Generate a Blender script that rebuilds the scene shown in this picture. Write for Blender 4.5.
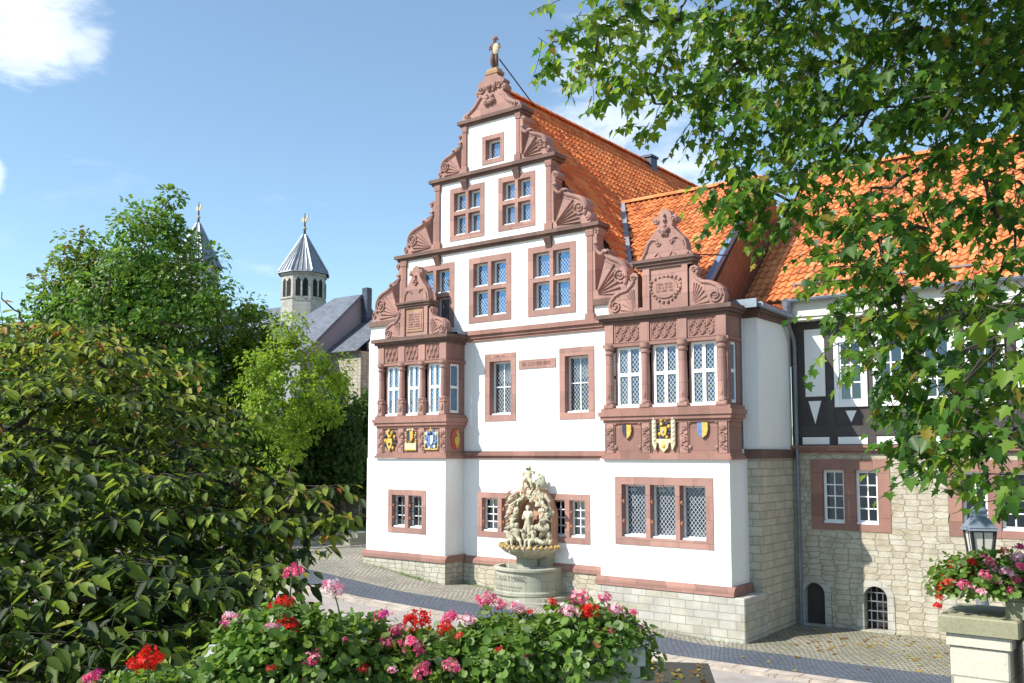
import bpy, math, random
import numpy as np
from mathutils import Vector, Matrix
R = random.Random(7); NR = np.random.RandomState(11)
S = bpy.context.scene; COL = S.collection
for o in list(bpy.data.objects): bpy.data.objects.remove(o)

# ------------------------------------------------------------ camera
EYE = Vector((0, 0, 4.5)); YAW = math.radians(37.27); PIT = math.radians(4.66)
FPX = 931.0; PY = 377.2
cam = bpy.data.cameras.new('camera'); co = bpy.data.objects.new('camera', cam); COL.objects.link(co)
co.location = EYE; co.rotation_euler = (math.pi/2 + PIT, 0, YAW)
cam.sensor_width = 36; cam.lens = FPX/1024*36; cam.shift_y = (PY-341.5)/1024; cam.clip_end = 2000; cam.clip_start = .05
S.camera = co
_f = Vector((-math.sin(YAW)*math.cos(PIT), math.cos(YAW)*math.cos(PIT), math.sin(PIT)))
_r = Vector((math.cos(YAW), math.sin(YAW), 0)); _u = _r.cross(_f)
def at(x, y, D):
    """world point seen in direction (x, y) of the photo at horizontal distance D metres"""
    d = _f + _r*((x-512)/FPX) + _u*((PY-y)/FPX)
    return EYE + d*(D/math.hypot(d.x, d.y))
def on_y(x, y, Y):
    d = _f + _r*((x-512)/FPX) + _u*((PY-y)/FPX)
    return EYE + d*(Y/d.y)
def direction(x, y): return (_f + _r*((x-512)/FPX) + _u*((PY-y)/FPX)).normalized()

# ------------------------------------------------------------ light
SUN = Vector((.62, 1, -1.07)).normalized()
sl = bpy.data.lights.new('sun', 'SUN'); so = bpy.data.objects.new('sun', sl); COL.objects.link(so)
sl.energy = 5.0; sl.angle = math.radians(.5); sl.color = (1, .955, .88)
so.rotation_euler = SUN.to_track_quat('-Z', 'Y').to_euler()
W = bpy.data.worlds.new('World'); S.world = W; W.use_nodes = True
wn = W.node_tree.nodes; wl = W.node_tree.links
bg = wn['Background']
sky = wn.new('ShaderNodeTexSky'); sky.sky_type = 'NISHITA'; sky.sun_disc = False
sky.sun_elevation = math.asin(-SUN.z); sky.sun_rotation = math.atan2(-SUN.x, -SUN.y)
sky.air_density = 1.0; sky.dust_density = .35; sky.ozone_density = 1.6; sky.altitude = 100
bg.inputs['Strength'].default_value = .138
def wmath(op, a, b=None, c=None, clamp=False):
    n = wn.new('ShaderNodeMath'); n.operation = op; n.use_clamp = clamp
    for i, v in enumerate((a, b, c)):
        if v is None: continue
        if isinstance(v, (int, float)): n.inputs[i].default_value = v
        else: wl.new(v, n.inputs[i])
    return n.outputs[0]
wtc = wn.new('ShaderNodeTexCoord')
def wnoise(scale, detail, rough, zs=1.0, dist=0.0):
    mp = wn.new('ShaderNodeMapping'); mp.inputs['Scale'].default_value = (1, 1, zs)
    wl.new(wtc.outputs['Generated'], mp.inputs['Vector'])
    n = wn.new('ShaderNodeTexNoise'); n.inputs['Scale'].default_value = scale; n.inputs['Detail'].default_value = detail
    n.inputs['Roughness'].default_value = rough; n.inputs['Distortion'].default_value = dist
    wl.new(mp.outputs[0], n.inputs['Vector']); return n.outputs['Fac']
def blob(x, y, r0, r1):
    d = direction(x, y); vm = wn.new('ShaderNodeVectorMath'); vm.operation = 'DISTANCE'
    wl.new(wtc.outputs['Generated'], vm.inputs[0]); vm.inputs[1].default_value = d
    mr = wn.new('ShaderNodeMapRange'); mr.interpolation_type = 'SMOOTHSTEP'
    wl.new(vm.outputs['Value'], mr.inputs[0]); mr.inputs[1].default_value = r1; mr.inputs[2].default_value = r0
    return mr.outputs[0]
n1 = wnoise(9, 7, .6, 2.2, .3); n2 = wnoise(4, 6, .62, 3.0, .6)
cum = blob(28, 18, .02, .11)
for b in (blob(85, 45, .005, .05), wmath('MULTIPLY', blob(650, 110, .03, .22), .55), blob(-12, 175, .005, .03)): cum = wmath('MAXIMUM', cum, b)
c1 = wmath('MULTIPLY', wmath('ADD', cum, wmath('MULTIPLY', wmath('SUBTRACT', n1, .5), 2.6)), 1.0)
mr = wn.new('ShaderNodeMapRange'); mr.interpolation_type = 'SMOOTHSTEP'; wl.new(c1, mr.inputs[0])
mr.inputs[1].default_value = .32; mr.inputs[2].default_value = 1.15
cirr = wn.new('ShaderNodeMapRange'); cirr.interpolation_type = 'SMOOTHSTEP'; wl.new(n2, cirr.inputs[0])
cirr.inputs[1].default_value = .50; cirr.inputs[2].default_value = .95
fac = wmath('MAXIMUM', wmath('ADD', wmath('MULTIPLY', mr.outputs[0], .62), .05), wmath('MULTIPLY', cirr.outputs[0], .32), clamp=True)
mix = wn.new('ShaderNodeMix'); mix.data_type = 'RGBA'
tint = wn.new('ShaderNodeMix'); tint.data_type = 'RGBA'; tint.blend_type = 'MULTIPLY'; tint.inputs[0].default_value = 1; wl.new(sky.outputs[0], tint.inputs[6]); tint.inputs[7].default_value = (.88, 1.03, 1.03, 1)
wl.new(fac, mix.inputs['Factor']); wl.new(tint.outputs[2], mix.inputs[6]); mix.inputs[7].default_value = (7.2, 7.4, 7.6, 1)
wl.new(mix.outputs[2], bg.inputs['Color'])
vs = S.view_settings; vs.view_transform = 'Standard'; vs.look = 'None'; vs.exposure = 0.55; vs.gamma = 1; vs.use_curve_mapping = False
S.render.engine = 'CYCLES'

# ------------------------------------------------------------ materials
class M_:
    def __init__(s, name):
        s.m = bpy.data.materials.new(name); s.m.use_nodes = True
        s.n = s.m.node_tree.nodes; s.l = s.m.node_tree.links
        s.b = s.n['Principled BSDF']; s.out = s.n['Material Output']
        s.tc = s.n.new('ShaderNodeTexCoord')
    def math(s, op, a, b=None, c=None, clamp=False):
        n = s.n.new('ShaderNodeMath'); n.operation = op; n.use_clamp = clamp
        for i, v in enumerate((a, b, c)):
            if v is None: continue
            if isinstance(v, (int, float)): n.inputs[i].default_value = v
            else: s.l.new(v, n.inputs[i])
        return n.outputs[0]
    def noise(s, scale, detail=4, rough=.55, vec=None, out='Fac', stretch=None):
        n = s.n.new('ShaderNodeTexNoise'); n.inputs['Scale'].default_value = scale
        n.inputs['Detail'].default_value = detail; n.inputs['Roughness'].default_value = rough
        v = vec or s.tc.outputs['Object']
        if stretch:
            mp = s.n.new('ShaderNodeMapping'); mp.inputs['Scale'].default_value = stretch; s.l.new(v, mp.inputs['Vector']); v = mp.outputs[0]
        s.l.new(v, n.inputs['Vector']); return n.outputs[out]
    def ramp(s, f, stops):
        r = s.n.new('ShaderNodeValToRGB'); e = r.color_ramp.elements
        while len(e) < len(stops): e.new(.5)
        for el, (p, c) in zip(e, stops): el.position = p; el.color = (*c, 1)
        s.l.new(f, r.inputs[0]); return r.outputs[0]
    def mix(s, f, a, b, mode='MIX'):
        n = s.n.new('ShaderNodeMix'); n.data_type = 'RGBA'; n.blend_type = mode
        for i, v in ((0, f), (6, a), (7, b)):
            if isinstance(v, (int, float)): n.inputs[i].default_value = v
            elif isinstance(v, tuple): n.inputs[i].default_value = (*v, 1)
            else: s.l.new(v, n.inputs[i])
        return n.outputs[2]
    def bump(s, h, strength=.5, dist=.02, nrm=None):
        n = s.n.new('ShaderNodeBump'); n.inputs['Strength'].default_value = strength; n.inputs['Distance'].default_value = dist
        s.l.new(h, n.inputs['Height'])
        if nrm: s.l.new(nrm, n.inputs['Normal'])
        s.l.new(n.outputs[0], s.b.inputs['Normal']); return n.outputs[0]
    def base(s, c):
        if isinstance(c, tuple): s.b.inputs['Base Color'].default_value = (*c, 1)
        else: s.l.new(c, s.b.inputs['Base Color'])
    def rough(s, v): s.b.inputs['Roughness'].default_value = v; return s
    def wallvec(s):                       # (x+y, z, 0) in metres: runs along walls of either direction
        sx = s.n.new('ShaderNodeSeparateXYZ'); s.l.new(s.tc.outputs['Object'], sx.inputs[0])
        return s.math('ADD', sx.outputs[0], sx.outputs[1]), sx.outputs[2], sx
    def comb(s, x, y, z=0.0):
        c = s.n.new('ShaderNodeCombineXYZ')
        for i, v in enumerate((x, y, z)):
            if isinstance(v, (int, float)): c.inputs[i].default_value = v
            else: s.l.new(v, c.inputs[i])
        return c.outputs[0]
def simple(name, c, rough=.6, var=.25, scale=3.0, bump=.0, metal=0.0, fine=40):
    k = M_(name); f = k.noise(scale, 6, .65)
    lo = tuple(x*(1-var) for x in c); hi = tuple(min(1, x*(1+var)) for x in c)
    k.base(k.ramp(f, [(.3, lo), (.7, hi)])); k.rough(rough); k.b.inputs['Metallic'].default_value = metal
    if bump: k.bump(k.noise(fine, 5, .6), bump, .01)
    return k.m
def plaster(name, c, dirt):
    k = M_(name); a, z, sx = k.wallvec()
    f = k.noise(1.1, 8, .7); g = k.noise(1.0, 5, .6, stretch=(5, 5, .35))
    k1 = k.mix(k.math('MULTIPLY', k.math('SUBTRACT', f, .45, clamp=True), 1.3, clamp=True), c, dirt)
    k1 = k.mix(k.math('MULTIPLY', k.math('SUBTRACT', g, .56, clamp=True), 1.6, clamp=True), k1, tuple(x*.72 for x in c))
    h = k.noise(1.0, 7, .75, stretch=(9, 9, .22)); m = k.noise(.5, 4, .6); st = k.math('MULTIPLY', k.math('MULTIPLY', k.math('SUBTRACT', h, .54, clamp=True), 3.0, clamp=True), k.math('MULTIPLY', k.math('SUBTRACT', m, .46, clamp=True), 5, clamp=True))
    k1 = k.mix(st, k1, tuple(x*.55 for x in dirt))
    k.base(k1); k.rough(.9); k.bump(k.noise(26, 6, .7), .25, .008); return k.m
def sandstone(name, c, c2):
    k = M_(name)
    f = k.noise(2.3, 7, .65); g = k.noise(1.2, 5, .6, stretch=(3, 3, .6)); h = k.noise(55, 3, .7)
    x = k.mix(k.math('MULTIPLY', k.math('SUBTRACT', f, .3, clamp=True), 1.8, clamp=True), c, c2)
    x = k.mix(k.math('MULTIPLY', k.math('SUBTRACT', g, .52, clamp=True), 2.2, clamp=True), x, tuple(v*.55 for v in c))
    x = k.mix(.25, x, k.ramp(h, [(.3, tuple(v*.7 for v in c)), (.7, tuple(min(1, v*1.25) for v in c2))]))
    a, z, sx = k.wallvec(); b = k.n.new('ShaderNodeTexBrick'); k.l.new(k.comb(a, z), b.inputs['Vector']); b.inputs['Scale'].default_value = 1; b.inputs['Brick Width'].default_value = .83; b.inputs['Row Height'].default_value = .57
    b.inputs['Mortar Size'].default_value = .006; b.inputs['Color1'].default_value = (.80, .80, .80, 1); b.inputs['Color2'].default_value = (1.16, 1.14, 1.12, 1); b.inputs['Mortar'].default_value = (.55, .55, .55, 1)
    x = k.mix(1.0, x, b.outputs['Color'], 'MULTIPLY')
    k.base(x); k.rough(.85); k.bump(k.noise(38, 6, .7), .35, .012); return k.m
def masonry(name, cols, mortar, bw, bh, msize=.02, distort=.04, bump=.7, freq=2, squash=1.0, ground=False, lichen=None, dscale=3.0):
    k = M_(name); a, z, sx = k.wallvec()
    if ground: v = k.tc.outputs['Object']
    else:
        nw = k.n.new('ShaderNodeTexNoise'); nw.noise_dimensions = '1D'; nw.inputs['Scale'].default_value = 2.1; nw.inputs['Detail'].default_value = 2; k.l.new(z, nw.inputs['W'])
        v = k.comb(a, k.math('ADD', z, k.math('MULTIPLY', nw.outputs['Fac'], .35*bh*2)))
    nz = k.noise(dscale, 3, .5, out='Color')
    vm = k.n.new('ShaderNodeVectorMath'); vm.operation = 'MULTIPLY_ADD'
    k.l.new(nz, vm.inputs[0]); vm.inputs[1].default_value = (distort*2, distort*2, 0); k.l.new(v, vm.inputs[2])
    b = k.n.new('ShaderNodeTexBrick'); k.l.new(vm.outputs[0], b.inputs['Vector'])
    b.inputs['Scale'].default_value = 1; b.inputs['Brick Width'].default_value = bw; b.inputs['Row Height'].default_value = bh
    b.inputs['Mortar Size'].default_value = msize; b.inputs['Mortar Smooth'].default_value = .35; b.inputs['Bias'].default_value = 0
    b.offset_frequency = 2; b.squash_frequency = freq; b.squash = squash
    b.inputs['Color1'].default_value = (0, 0, 0, 1); b.inputs['Color2'].default_value = (1, 1, 1, 1); b.inputs['Mortar'].default_value = (.5, .5, .5, 1)
    st = [(i/(len(cols)-1), c) for i, c in enumerate(cols)]
    col = k.ramp(b.outputs['Color'], st)
    f = k.noise(2.0, 8, .7); col = k.mix(.55, col, k.ramp(f, [(.32, tuple(x*.55 for x in cols[0])), (.68, tuple(min(1, x*1.25) for x in cols[-1]))]))
    col = k.mix(b.outputs['Fac'], col, mortar)
    if lichen:
        q = k.noise(1.6, 6, .7); col = k.mix(k.math('MULTIPLY', k.math('SUBTRACT', q, .55, clamp=True), 4, clamp=True), col, lichen)
    k.base(col); k.rough(.9)
    h = k.math('ADD', k.math('MULTIPLY', k.math('SUBTRACT', 1.0, b.outputs['Fac']), .7), k.math('MULTIPLY', k.noise(18, 6, .7), .5))
    k.bump(h, bump, .03); return k.m
def rubble(name, cols, mortar, w=.36, h=.145, rnd=.5, mort=.045, bump=.9, lichen=None):
    """roughly squared rubble of mixed sizes with pale mortar"""
    k = M_(name); a, z, sx = k.wallvec(); n2 = k.noise(7, 3, .6)
    nw = k.n.new('ShaderNodeTexNoise'); nw.noise_dimensions = '1D'; nw.inputs['Scale'].default_value = 1.7; nw.inputs['Detail'].default_value = 2; k.l.new(z, nw.inputs['W'])
    zz = k.math('ADD', k.math('DIVIDE', k.math('ADD', z, k.math('MULTIPLY', nw.outputs['Fac'], .16)), h), k.math('MULTIPLY', n2, .45)); xx = k.math('ADD', k.math('DIVIDE', a, w), k.math('MULTIPLY', n2, .25))
    v = k.comb(xx, zz)
    vo = k.n.new('ShaderNodeTexVoronoi'); vo.voronoi_dimensions = '2D'; vo.distance = 'CHEBYCHEV'; vo.feature = 'F1'; vo.inputs['Scale'].default_value = 1; vo.inputs['Randomness'].default_value = rnd; k.l.new(v, vo.inputs['Vector'])
    v2 = k.n.new('ShaderNodeTexVoronoi'); v2.voronoi_dimensions = '2D'; v2.distance = 'CHEBYCHEV'; v2.feature = 'F2'; v2.inputs['Scale'].default_value = 1; v2.inputs['Randomness'].default_value = rnd; k.l.new(v, v2.inputs['Vector'])
    edge = k.math('SUBTRACT', v2.outputs['Distance'], vo.outputs['Distance'])
    mr_ = k.n.new('ShaderNodeMapRange'); mr_.interpolation_type = 'SMOOTHSTEP'; k.l.new(edge, mr_.inputs[0]); mr_.inputs[1].default_value = mort*.4; mr_.inputs[2].default_value = mort*2.2
    wn_ = k.n.new('ShaderNodeTexWhiteNoise'); wn_.noise_dimensions = '3D'; k.l.new(vo.outputs['Color'], wn_.inputs['Vector'])
    col = k.ramp(wn_.outputs['Value'], [(i/(len(cols)-1), c) for i, c in enumerate(cols)])
    f = k.noise(2.6, 8, .72); col = k.mix(.5, col, k.ramp(f, [(.32, tuple(x*.6 for x in cols[0])), (.68, tuple(min(1, x*1.2) for x in cols[-1]))]))
    if lichen: q = k.noise(1.6, 6, .7); col = k.mix(k.math('MULTIPLY', k.math('SUBTRACT', q, .55, clamp=True), 4, clamp=True), col, lichen)
    k.base(k.mix(mr_.outputs[0], mortar, col)); k.rough(.92)
    k.bump(k.math('ADD', k.math('MULTIPLY', mr_.outputs[0], .6), k.math('MULTIPLY', k.noise(14, 6, .72), .7)), bump, .03); return k.m
def cobbles(name, cols, joint, scale, moss=None):
    k = M_(name); sx = k.wallvec()[2]
    # setts in slightly waved rows: a brick grid bent by a sine makes the segmental arcs of the paving
    wob = k.math('MULTIPLY', k.math('SINE', k.math('MULTIPLY', sx.outputs[0], 3.4)), .14)
    y = k.math('ADD', sx.outputs[1], wob)
    nz = k.noise(5, 3, .5)
    y = k.math('ADD', y, k.math('MULTIPLY', nz, .05)); x = k.math('ADD', sx.outputs[0], k.math('MULTIPLY', nz, .05))
    b = k.n.new('ShaderNodeTexBrick'); k.l.new(k.comb(x, y), b.inputs['Vector'])
    b.inputs['Scale'].default_value = 1; b.inputs['Brick Width'].default_value = scale*1.1; b.inputs['Row Height'].default_value = scale
    b.inputs['Mortar Size'].default_value = scale*.13; b.inputs['Mortar Smooth'].default_value = .6; b.inputs['Bias'].default_value = 0
    b.inputs['Color1'].default_value = (0, 0, 0, 1); b.inputs['Color2'].default_value = (1, 1, 1, 1); b.inputs['Mortar'].default_value = (.5, .5, .5, 1)
    col = k.ramp(b.outputs['Color'], [(i/(len(cols)-1), c) for i, c in enumerate(cols)])
    f = k.noise(.55, 7, .65); col = k.mix(.4, col, k.ramp(f, [(.35, tuple(v*.7 for v in cols[0])), (.65, tuple(v*1.15 for v in cols[-1]))]))
    col = k.mix(b.outputs['Fac'], col, joint)
    if moss:
        q = k.noise(.8, 8, .75); col = k.mix(k.math('MULTIPLY', k.math('SUBTRACT', q, .56, clamp=True), 4.5, clamp=True), col, moss)
    k.base(col); k.rough(.85)
    k.bump(k.math('ADD', k.math('SUBTRACT', 1.0, b.outputs['Fac']), k.math('MULTIPLY', k.noise(30, 4, .6), .3)), .8, .02); return k.m
def tiles(name, stops):
    k = M_(name)
    w = k.n.new('ShaderNodeTexWhiteNoise'); w.noise_dimensions = '2D'; k.l.new(k.tc.outputs['UV'], w.inputs['Vector'])
    f = k.noise(.7, 6, .6); g = k.noise(12, 5, .6)
    v = k.math('ADD', k.math('MULTIPLY', w.outputs['Value'], .55), k.math('ADD', k.math('MULTIPLY', f, .35), k.math('MULTIPLY', g, .22)))
    q = k.noise(.45, 9, .75); dk = k.math('MULTIPLY', k.math('SUBTRACT', q, .60, clamp=True), 2.0, clamp=True)
    k.base(k.mix(dk, k.ramp(v, stops), (.16, .075, .045))); k.rough(.85); k.bump(g, .2, .01); return k.m
def slate(name, c, bw=.3, bh=.22):
    k = M_(name); a, z, sx = k.wallvec()
    b = k.n.new('ShaderNodeTexBrick'); k.l.new(k.comb(a, k.math('ADD', z, k.math('MULTIPLY', sx.outputs[1], .6))), b.inputs['Vector'])
    b.inputs['Scale'].default_value = 1; b.inputs['Brick Width'].default_value = bw; b.inputs['Row Height'].default_value = bh; b.inputs['Mortar Size'].default_value = .02
    b.inputs['Color1'].default_value = (*[x*.7 for x in c], 1); b.inputs['Color2'].default_value = (*[x*1.3 for x in c], 1); b.inputs['Mortar'].default_value = (*[x*.4 for x in c], 1)
    f = k.noise(.8, 5, .6); k.base(k.mix(.35, b.outputs['Color'], k.ramp(f, [(.3, tuple(x*.7 for x in c)), (.7, tuple(x*1.5 for x in c))]))); k.rough(.5); return k.m
def lattice(name, glass, lead, s, clear=.35, width=.13, diamond=True):
    """leaded glass: panes each tilted a little, joined by pale lead cames"""
    k = M_(name); a, z, sx = k.wallvec()
    if diamond:
        p = k.math('ADD', k.math('DIVIDE', a, s), k.math('DIVIDE', z, s*1.25)); q = k.math('SUBTRACT', k.math('DIVIDE', a, s), k.math('DIVIDE', z, s*1.25))
    else: p = k.math('DIVIDE', a, s); q = k.math('DIVIDE', z, s)
    line = k.math('MAXIMUM', k.math('LESS_THAN', k.math('FRACT', p), width), k.math('LESS_THAN', k.math('FRACT', q), width))
    wn_ = k.n.new('ShaderNodeTexWhiteNoise'); wn_.noise_dimensions = '2D'; k.l.new(k.comb(k.math('FLOOR', p), k.math('FLOOR', q)), wn_.inputs['Vector'])
    vm = k.n.new('ShaderNodeVectorMath'); vm.operation = 'MULTIPLY_ADD'; k.l.new(wn_.outputs['Color'], vm.inputs[0]); vm.inputs[1].default_value = (.07, .07, .07)
    geo = k.n.new('ShaderNodeNewGeometry'); k.l.new(geo.outputs['Normal'], vm.inputs[2])
    v2 = k.n.new('ShaderNodeVectorMath'); v2.operation = 'SUBTRACT'; k.l.new(vm.outputs[0], v2.inputs[0]); v2.inputs[1].default_value = (.035, .035, .035)
    nn = k.n.new('ShaderNodeVectorMath'); nn.operation = 'NORMALIZE'; k.l.new(v2.outputs[0], nn.inputs[0])
    gb = k.n.new('ShaderNodeBsdfGlossy'); gb.inputs['Roughness'].default_value = .04; gb.inputs['Color'].default_value = (*glass, 1); k.l.new(nn.outputs[0], gb.inputs['Normal'])
    tr = k.n.new('ShaderNodeBsdfTransparent'); tr.inputs['Color'].default_value = (.75, .8, .82, 1)
    ms = k.n.new('ShaderNodeMixShader'); ms.inputs[0].default_value = clear; k.l.new(gb.outputs[0], ms.inputs[1]); k.l.new(tr.outputs[0], ms.inputs[2])
    k.base(lead); k.rough(.45)
    m2 = k.n.new('ShaderNodeMixShader'); k.l.new(line, m2.inputs[0]); k.l.new(ms.outputs[0], m2.inputs[1]); k.l.new(k.b.outputs[0], m2.inputs[2])
    k.l.new(m2.outputs[0], k.out.inputs[0]); return k.m
def leafmat(name, c, trans=None, rough=.42, tf=.4):
    k = M_(name); f = k.noise(.9, 4, .6)
    col = k.ramp(f, [(.3, tuple(x*.72 for x in c)), (.7, tuple(min(1, x*1.3) for x in c))])
    k.base(col); k.rough(rough); k.b.inputs['Specular IOR Level'].default_value = .25
    t = k.n.new('ShaderNodeBsdfTranslucent'); t.inputs['Color'].default_value = (*(trans or tuple(min(1, x*1.6) for x in c)), 1)
    ms = k.n.new('ShaderNodeMixShader'); ms.inputs[0].default_value = tf
    k.l.new(k.b.outputs[0], ms.inputs[1]); k.l.new(t.outputs[0], ms.inputs[2]); k.l.new(ms.outputs[0], k.out.inputs[0]); return k.m
MT = {}
MT['white'] = plaster('white_plaster', (.80, .79, .76), (.70, .68, .63))
MT['red'] = sandstone('red_sandstone', (.245, .125, .099), (.325, .178, .142))
MT['redpale'] = sandstone('pale_red_sandstone', (.30, .160, .130), (.395, .235, .196))
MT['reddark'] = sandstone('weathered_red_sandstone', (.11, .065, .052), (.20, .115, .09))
MT['ashlar'] = masonry('pale_ashlar', [(.40, .37, .30), (.47, .46, .42), (.52, .52, .50), (.44, .40, .31)], (.27, .25, .21), .44, .195, .010, .012, .6, 3, 1.4)
MT['quoin'] = masonry('squared_limestone', [(.42, .38, .29), (.50, .46, .37), (.55, .52, .44), (.46, .40, .29)], (.32, .29, .23), .40, .21, .014, .016, .8, 3, 1.5)
MT['rubble'] = rubble('limestone_rubble', [(.36, .30, .20), (.46, .41, .30), (.52, .48, .38), (.42, .34, .22), (.50, .47, .40)], (.33, .29, .22))
MT['rubble_lichen'] = rubble('mossy_rubble', [(.34, .31, .24), (.44, .41, .33), (.50, .47, .40)], (.26, .23, .17), .30, .15, lichen=(.36, .31, .09))
MT['greyrender'] = plaster('grey_render', (.30, .32, .35), (.25, .26, .28))
MT['cobble'] = cobbles('cobble_setts', [(.25, .225, .18), (.34, .31, .25), (.42, .385, .315)], (.105, .095, .075), .115)
MT['setts'] = cobbles('mossy_setts', [(.20, .19, .14), (.28, .26, .20), (.34, .31, .25)], (.10, .10, .06), .13, moss=(.13, .14, .045))
MT['basalt'] = cobbles('basalt_setts', [(.07, .085, .11), (.095, .11, .14), (.12, .135, .165)], (.05, .06, .075), .115)
MT['kerb'] = masonry('kerb_stone', [(.36, .29, .23), (.45, .38, .31), (.5, .44, .37)], (.2, .16, .12), .7, .6, .02, .02, .5, ground=True)
MT['road'] = simple('gravel_road', (.34, .30, .27), .9, .25, 1.2, .5)
MT['earth'] = simple('earth', (.09, .07, .045), .95, .3, 1.5, .6)
MT['sand'] = simple('sandy_path', (.42, .37, .26), .95, .2, .6, .4)
MT['lawn'] = simple('lawn_ground', (.09, .17, .03), .9, .3, .8, .5)
TILE = [(.2, (.20, .06, .03)), (.4, (.50, .15, .045)), (.62, (.63, .215, .065)), (.85, (.70, .30, .12))]
TILED = [(.2, (.36, .068, .022)), (.4, (.62, .138, .034)), (.62, (.72, .19, .048)), (.85, (.80, .28, .085))]
MT['tile'] = tiles('orange_pantile', TILE); MT['tileold'] = tiles('weathered_pantile', TILED)
MT['tiledark'] = slate('dark_hung_tile', (.15, .055, .035), .2, .17)
MT['slate'] = slate('slate', (.13, .145, .17)); MT['slatedark'] = slate('dark_slate', (.05, .065, .10))
MT['churchstone'] = masonry('church_stone', [(.34, .33, .29), (.42, .41, .37), (.48, .46, .41)], (.3, .28, .24), .5, .3, .012, .02, .4)
MT['lead'] = simple('lead_sheet', (.28, .30, .33), .5, .2, 2, 0, .4)
MT['zinc'] = simple('zinc', (.24, .28, .33), .5, .2, 4, 0, .4)
MT['zincblue'] = simple('painted_flashing', (.13, .19, .30), .5, .2, 4)
MT['pipe'] = simple('grey_downpipe', (.19, .20, .22), .5, .2, 3, 0, .3)
MT['iron'] = simple('dark_iron', (.03, .03, .033), .5, .3, 6, 0, .4)
MT['hinge'] = simple('rusty_hinge', (.42, .17, .07), .7, .3, 9)
MT['frame'] = simple('white_sash_paint', (.80, .80, .78), .45, .06, 4)
MT['framegrey'] = simple('bluish_sash_paint', (.42, .47, .52), .5, .1, 4)
MT['glass'] = lattice('leaded_glass', (.13, .27, .43), (.48, .52, .55), .105, .22, .10)
MT['glassfine'] = lattice('honeycomb_leaded_glass', (.10, .16, .25), (.44, .46, .48), .105, .45, .15)
MT['glasssq'] = lattice('small_pane_glass', (.13, .18, .25), (.5, .5, .5), .11, .55, .10)
MT['glassplain'] = lattice('plain_glass', (.15, .19, .24), (.1, .1, .1), 50, .5, .0001, False)
MT['curtain'] = simple('white_curtain', (.8, .79, .76), .9, .08, 3)
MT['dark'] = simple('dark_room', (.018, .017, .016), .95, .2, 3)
MT['board'] = simple('dark_brown_boarding', (.042, .034, .031), .7, .3, 1.4, .3)
MT['timber'] = simple('dark_timber', (.05, .042, .04), .7, .25, 2.4, .4)
MT['soffit'] = simple('pale_soffit_boards', (.60, .58, .50), .6, .08, 2)
MT['fount'] = sandstone('fountain_stone', (.40, .34, .22), (.58, .53, .42))
MT['fountred'] = sandstone('fountain_red_stone', (.38, .2, .13), (.48, .32, .22))
MT['fountgreen'] = sandstone('mossy_figure_stone', (.38, .35, .23), (.57, .53, .40))
MT['algae'] = sandstone('ochre_algae_stone', (.34, .2, .04), (.46, .34, .12))
MT['ochre'] = sandstone('ochre_stained_stone', (.30, .17, .09), (.42, .27, .15))
MT['basin'] = sandstone('grey_basin_stone', (.30, .30, .23), (.42, .41, .33))
MT['letter'] = simple('weathered_lettering', (.10, .095, .085), .9, .3, 20)
MT['letterred'] = simple('faded_dark_lettering', (.17, .07, .055), .9, .3, 20)
MT['gold'] = simple('gold_paint', (.58, .37, .06), .6, .4, 14)
MT['blue'] = simple('blue_heraldic_paint', (.10, .19, .38), .6, .4, 14)
MT['black'] = simple('black_heraldic_paint', (.02, .03, .05), .5, .2, 9)
MT['silver'] = simple('pale_heraldic_paint', (.62, .60, .50), .6, .15, 9)
MT['cream'] = simple('cream_heraldic_stone', (.58, .50, .30), .7, .2, 9)
MT['scarlet'] = simple('scarlet_heraldic_paint', (.45, .04, .03), .5, .2, 9)
MT['cap'] = sandstone('lichen_capstone', (.21, .21, .13), (.33, .32, .22))
MT['pillar'] = sandstone('pale_pillar_stone', (.48, .45, .37), (.58, .55, .46))
MT['parapet'] = sandstone('shadow_toned_parapet_stone', (.035, .033, .026), (.075, .072, .055))  # plant shadow over the wall top is put into this near-black stone colour
MT['trough'] = simple('grey_concrete_trough', (.40, .40, .37), .85, .15, 6, .4)
MT['bark'] = simple('bark', (.085, .068, .048), .9, .4, 5, .8, fine=14)
MT['twig'] = simple('dark_twig', (.045, .035, .025), .85, .3, 6)
MT['stem'] = simple('geranium_stem', (.12, .17, .05), .6, .3, 6)
MT['lampglass'] = simple('milky_lamp_glass', (.66, .63, .55), .25, .05, 2)
MT['water'] = simple('fountain_water', (.10, .13, .11), .08, .2, 3)
MT['terrace'] = simple('terrace_paving', (.33, .30, .26), .9, .2, 1.5, .4)
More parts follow.
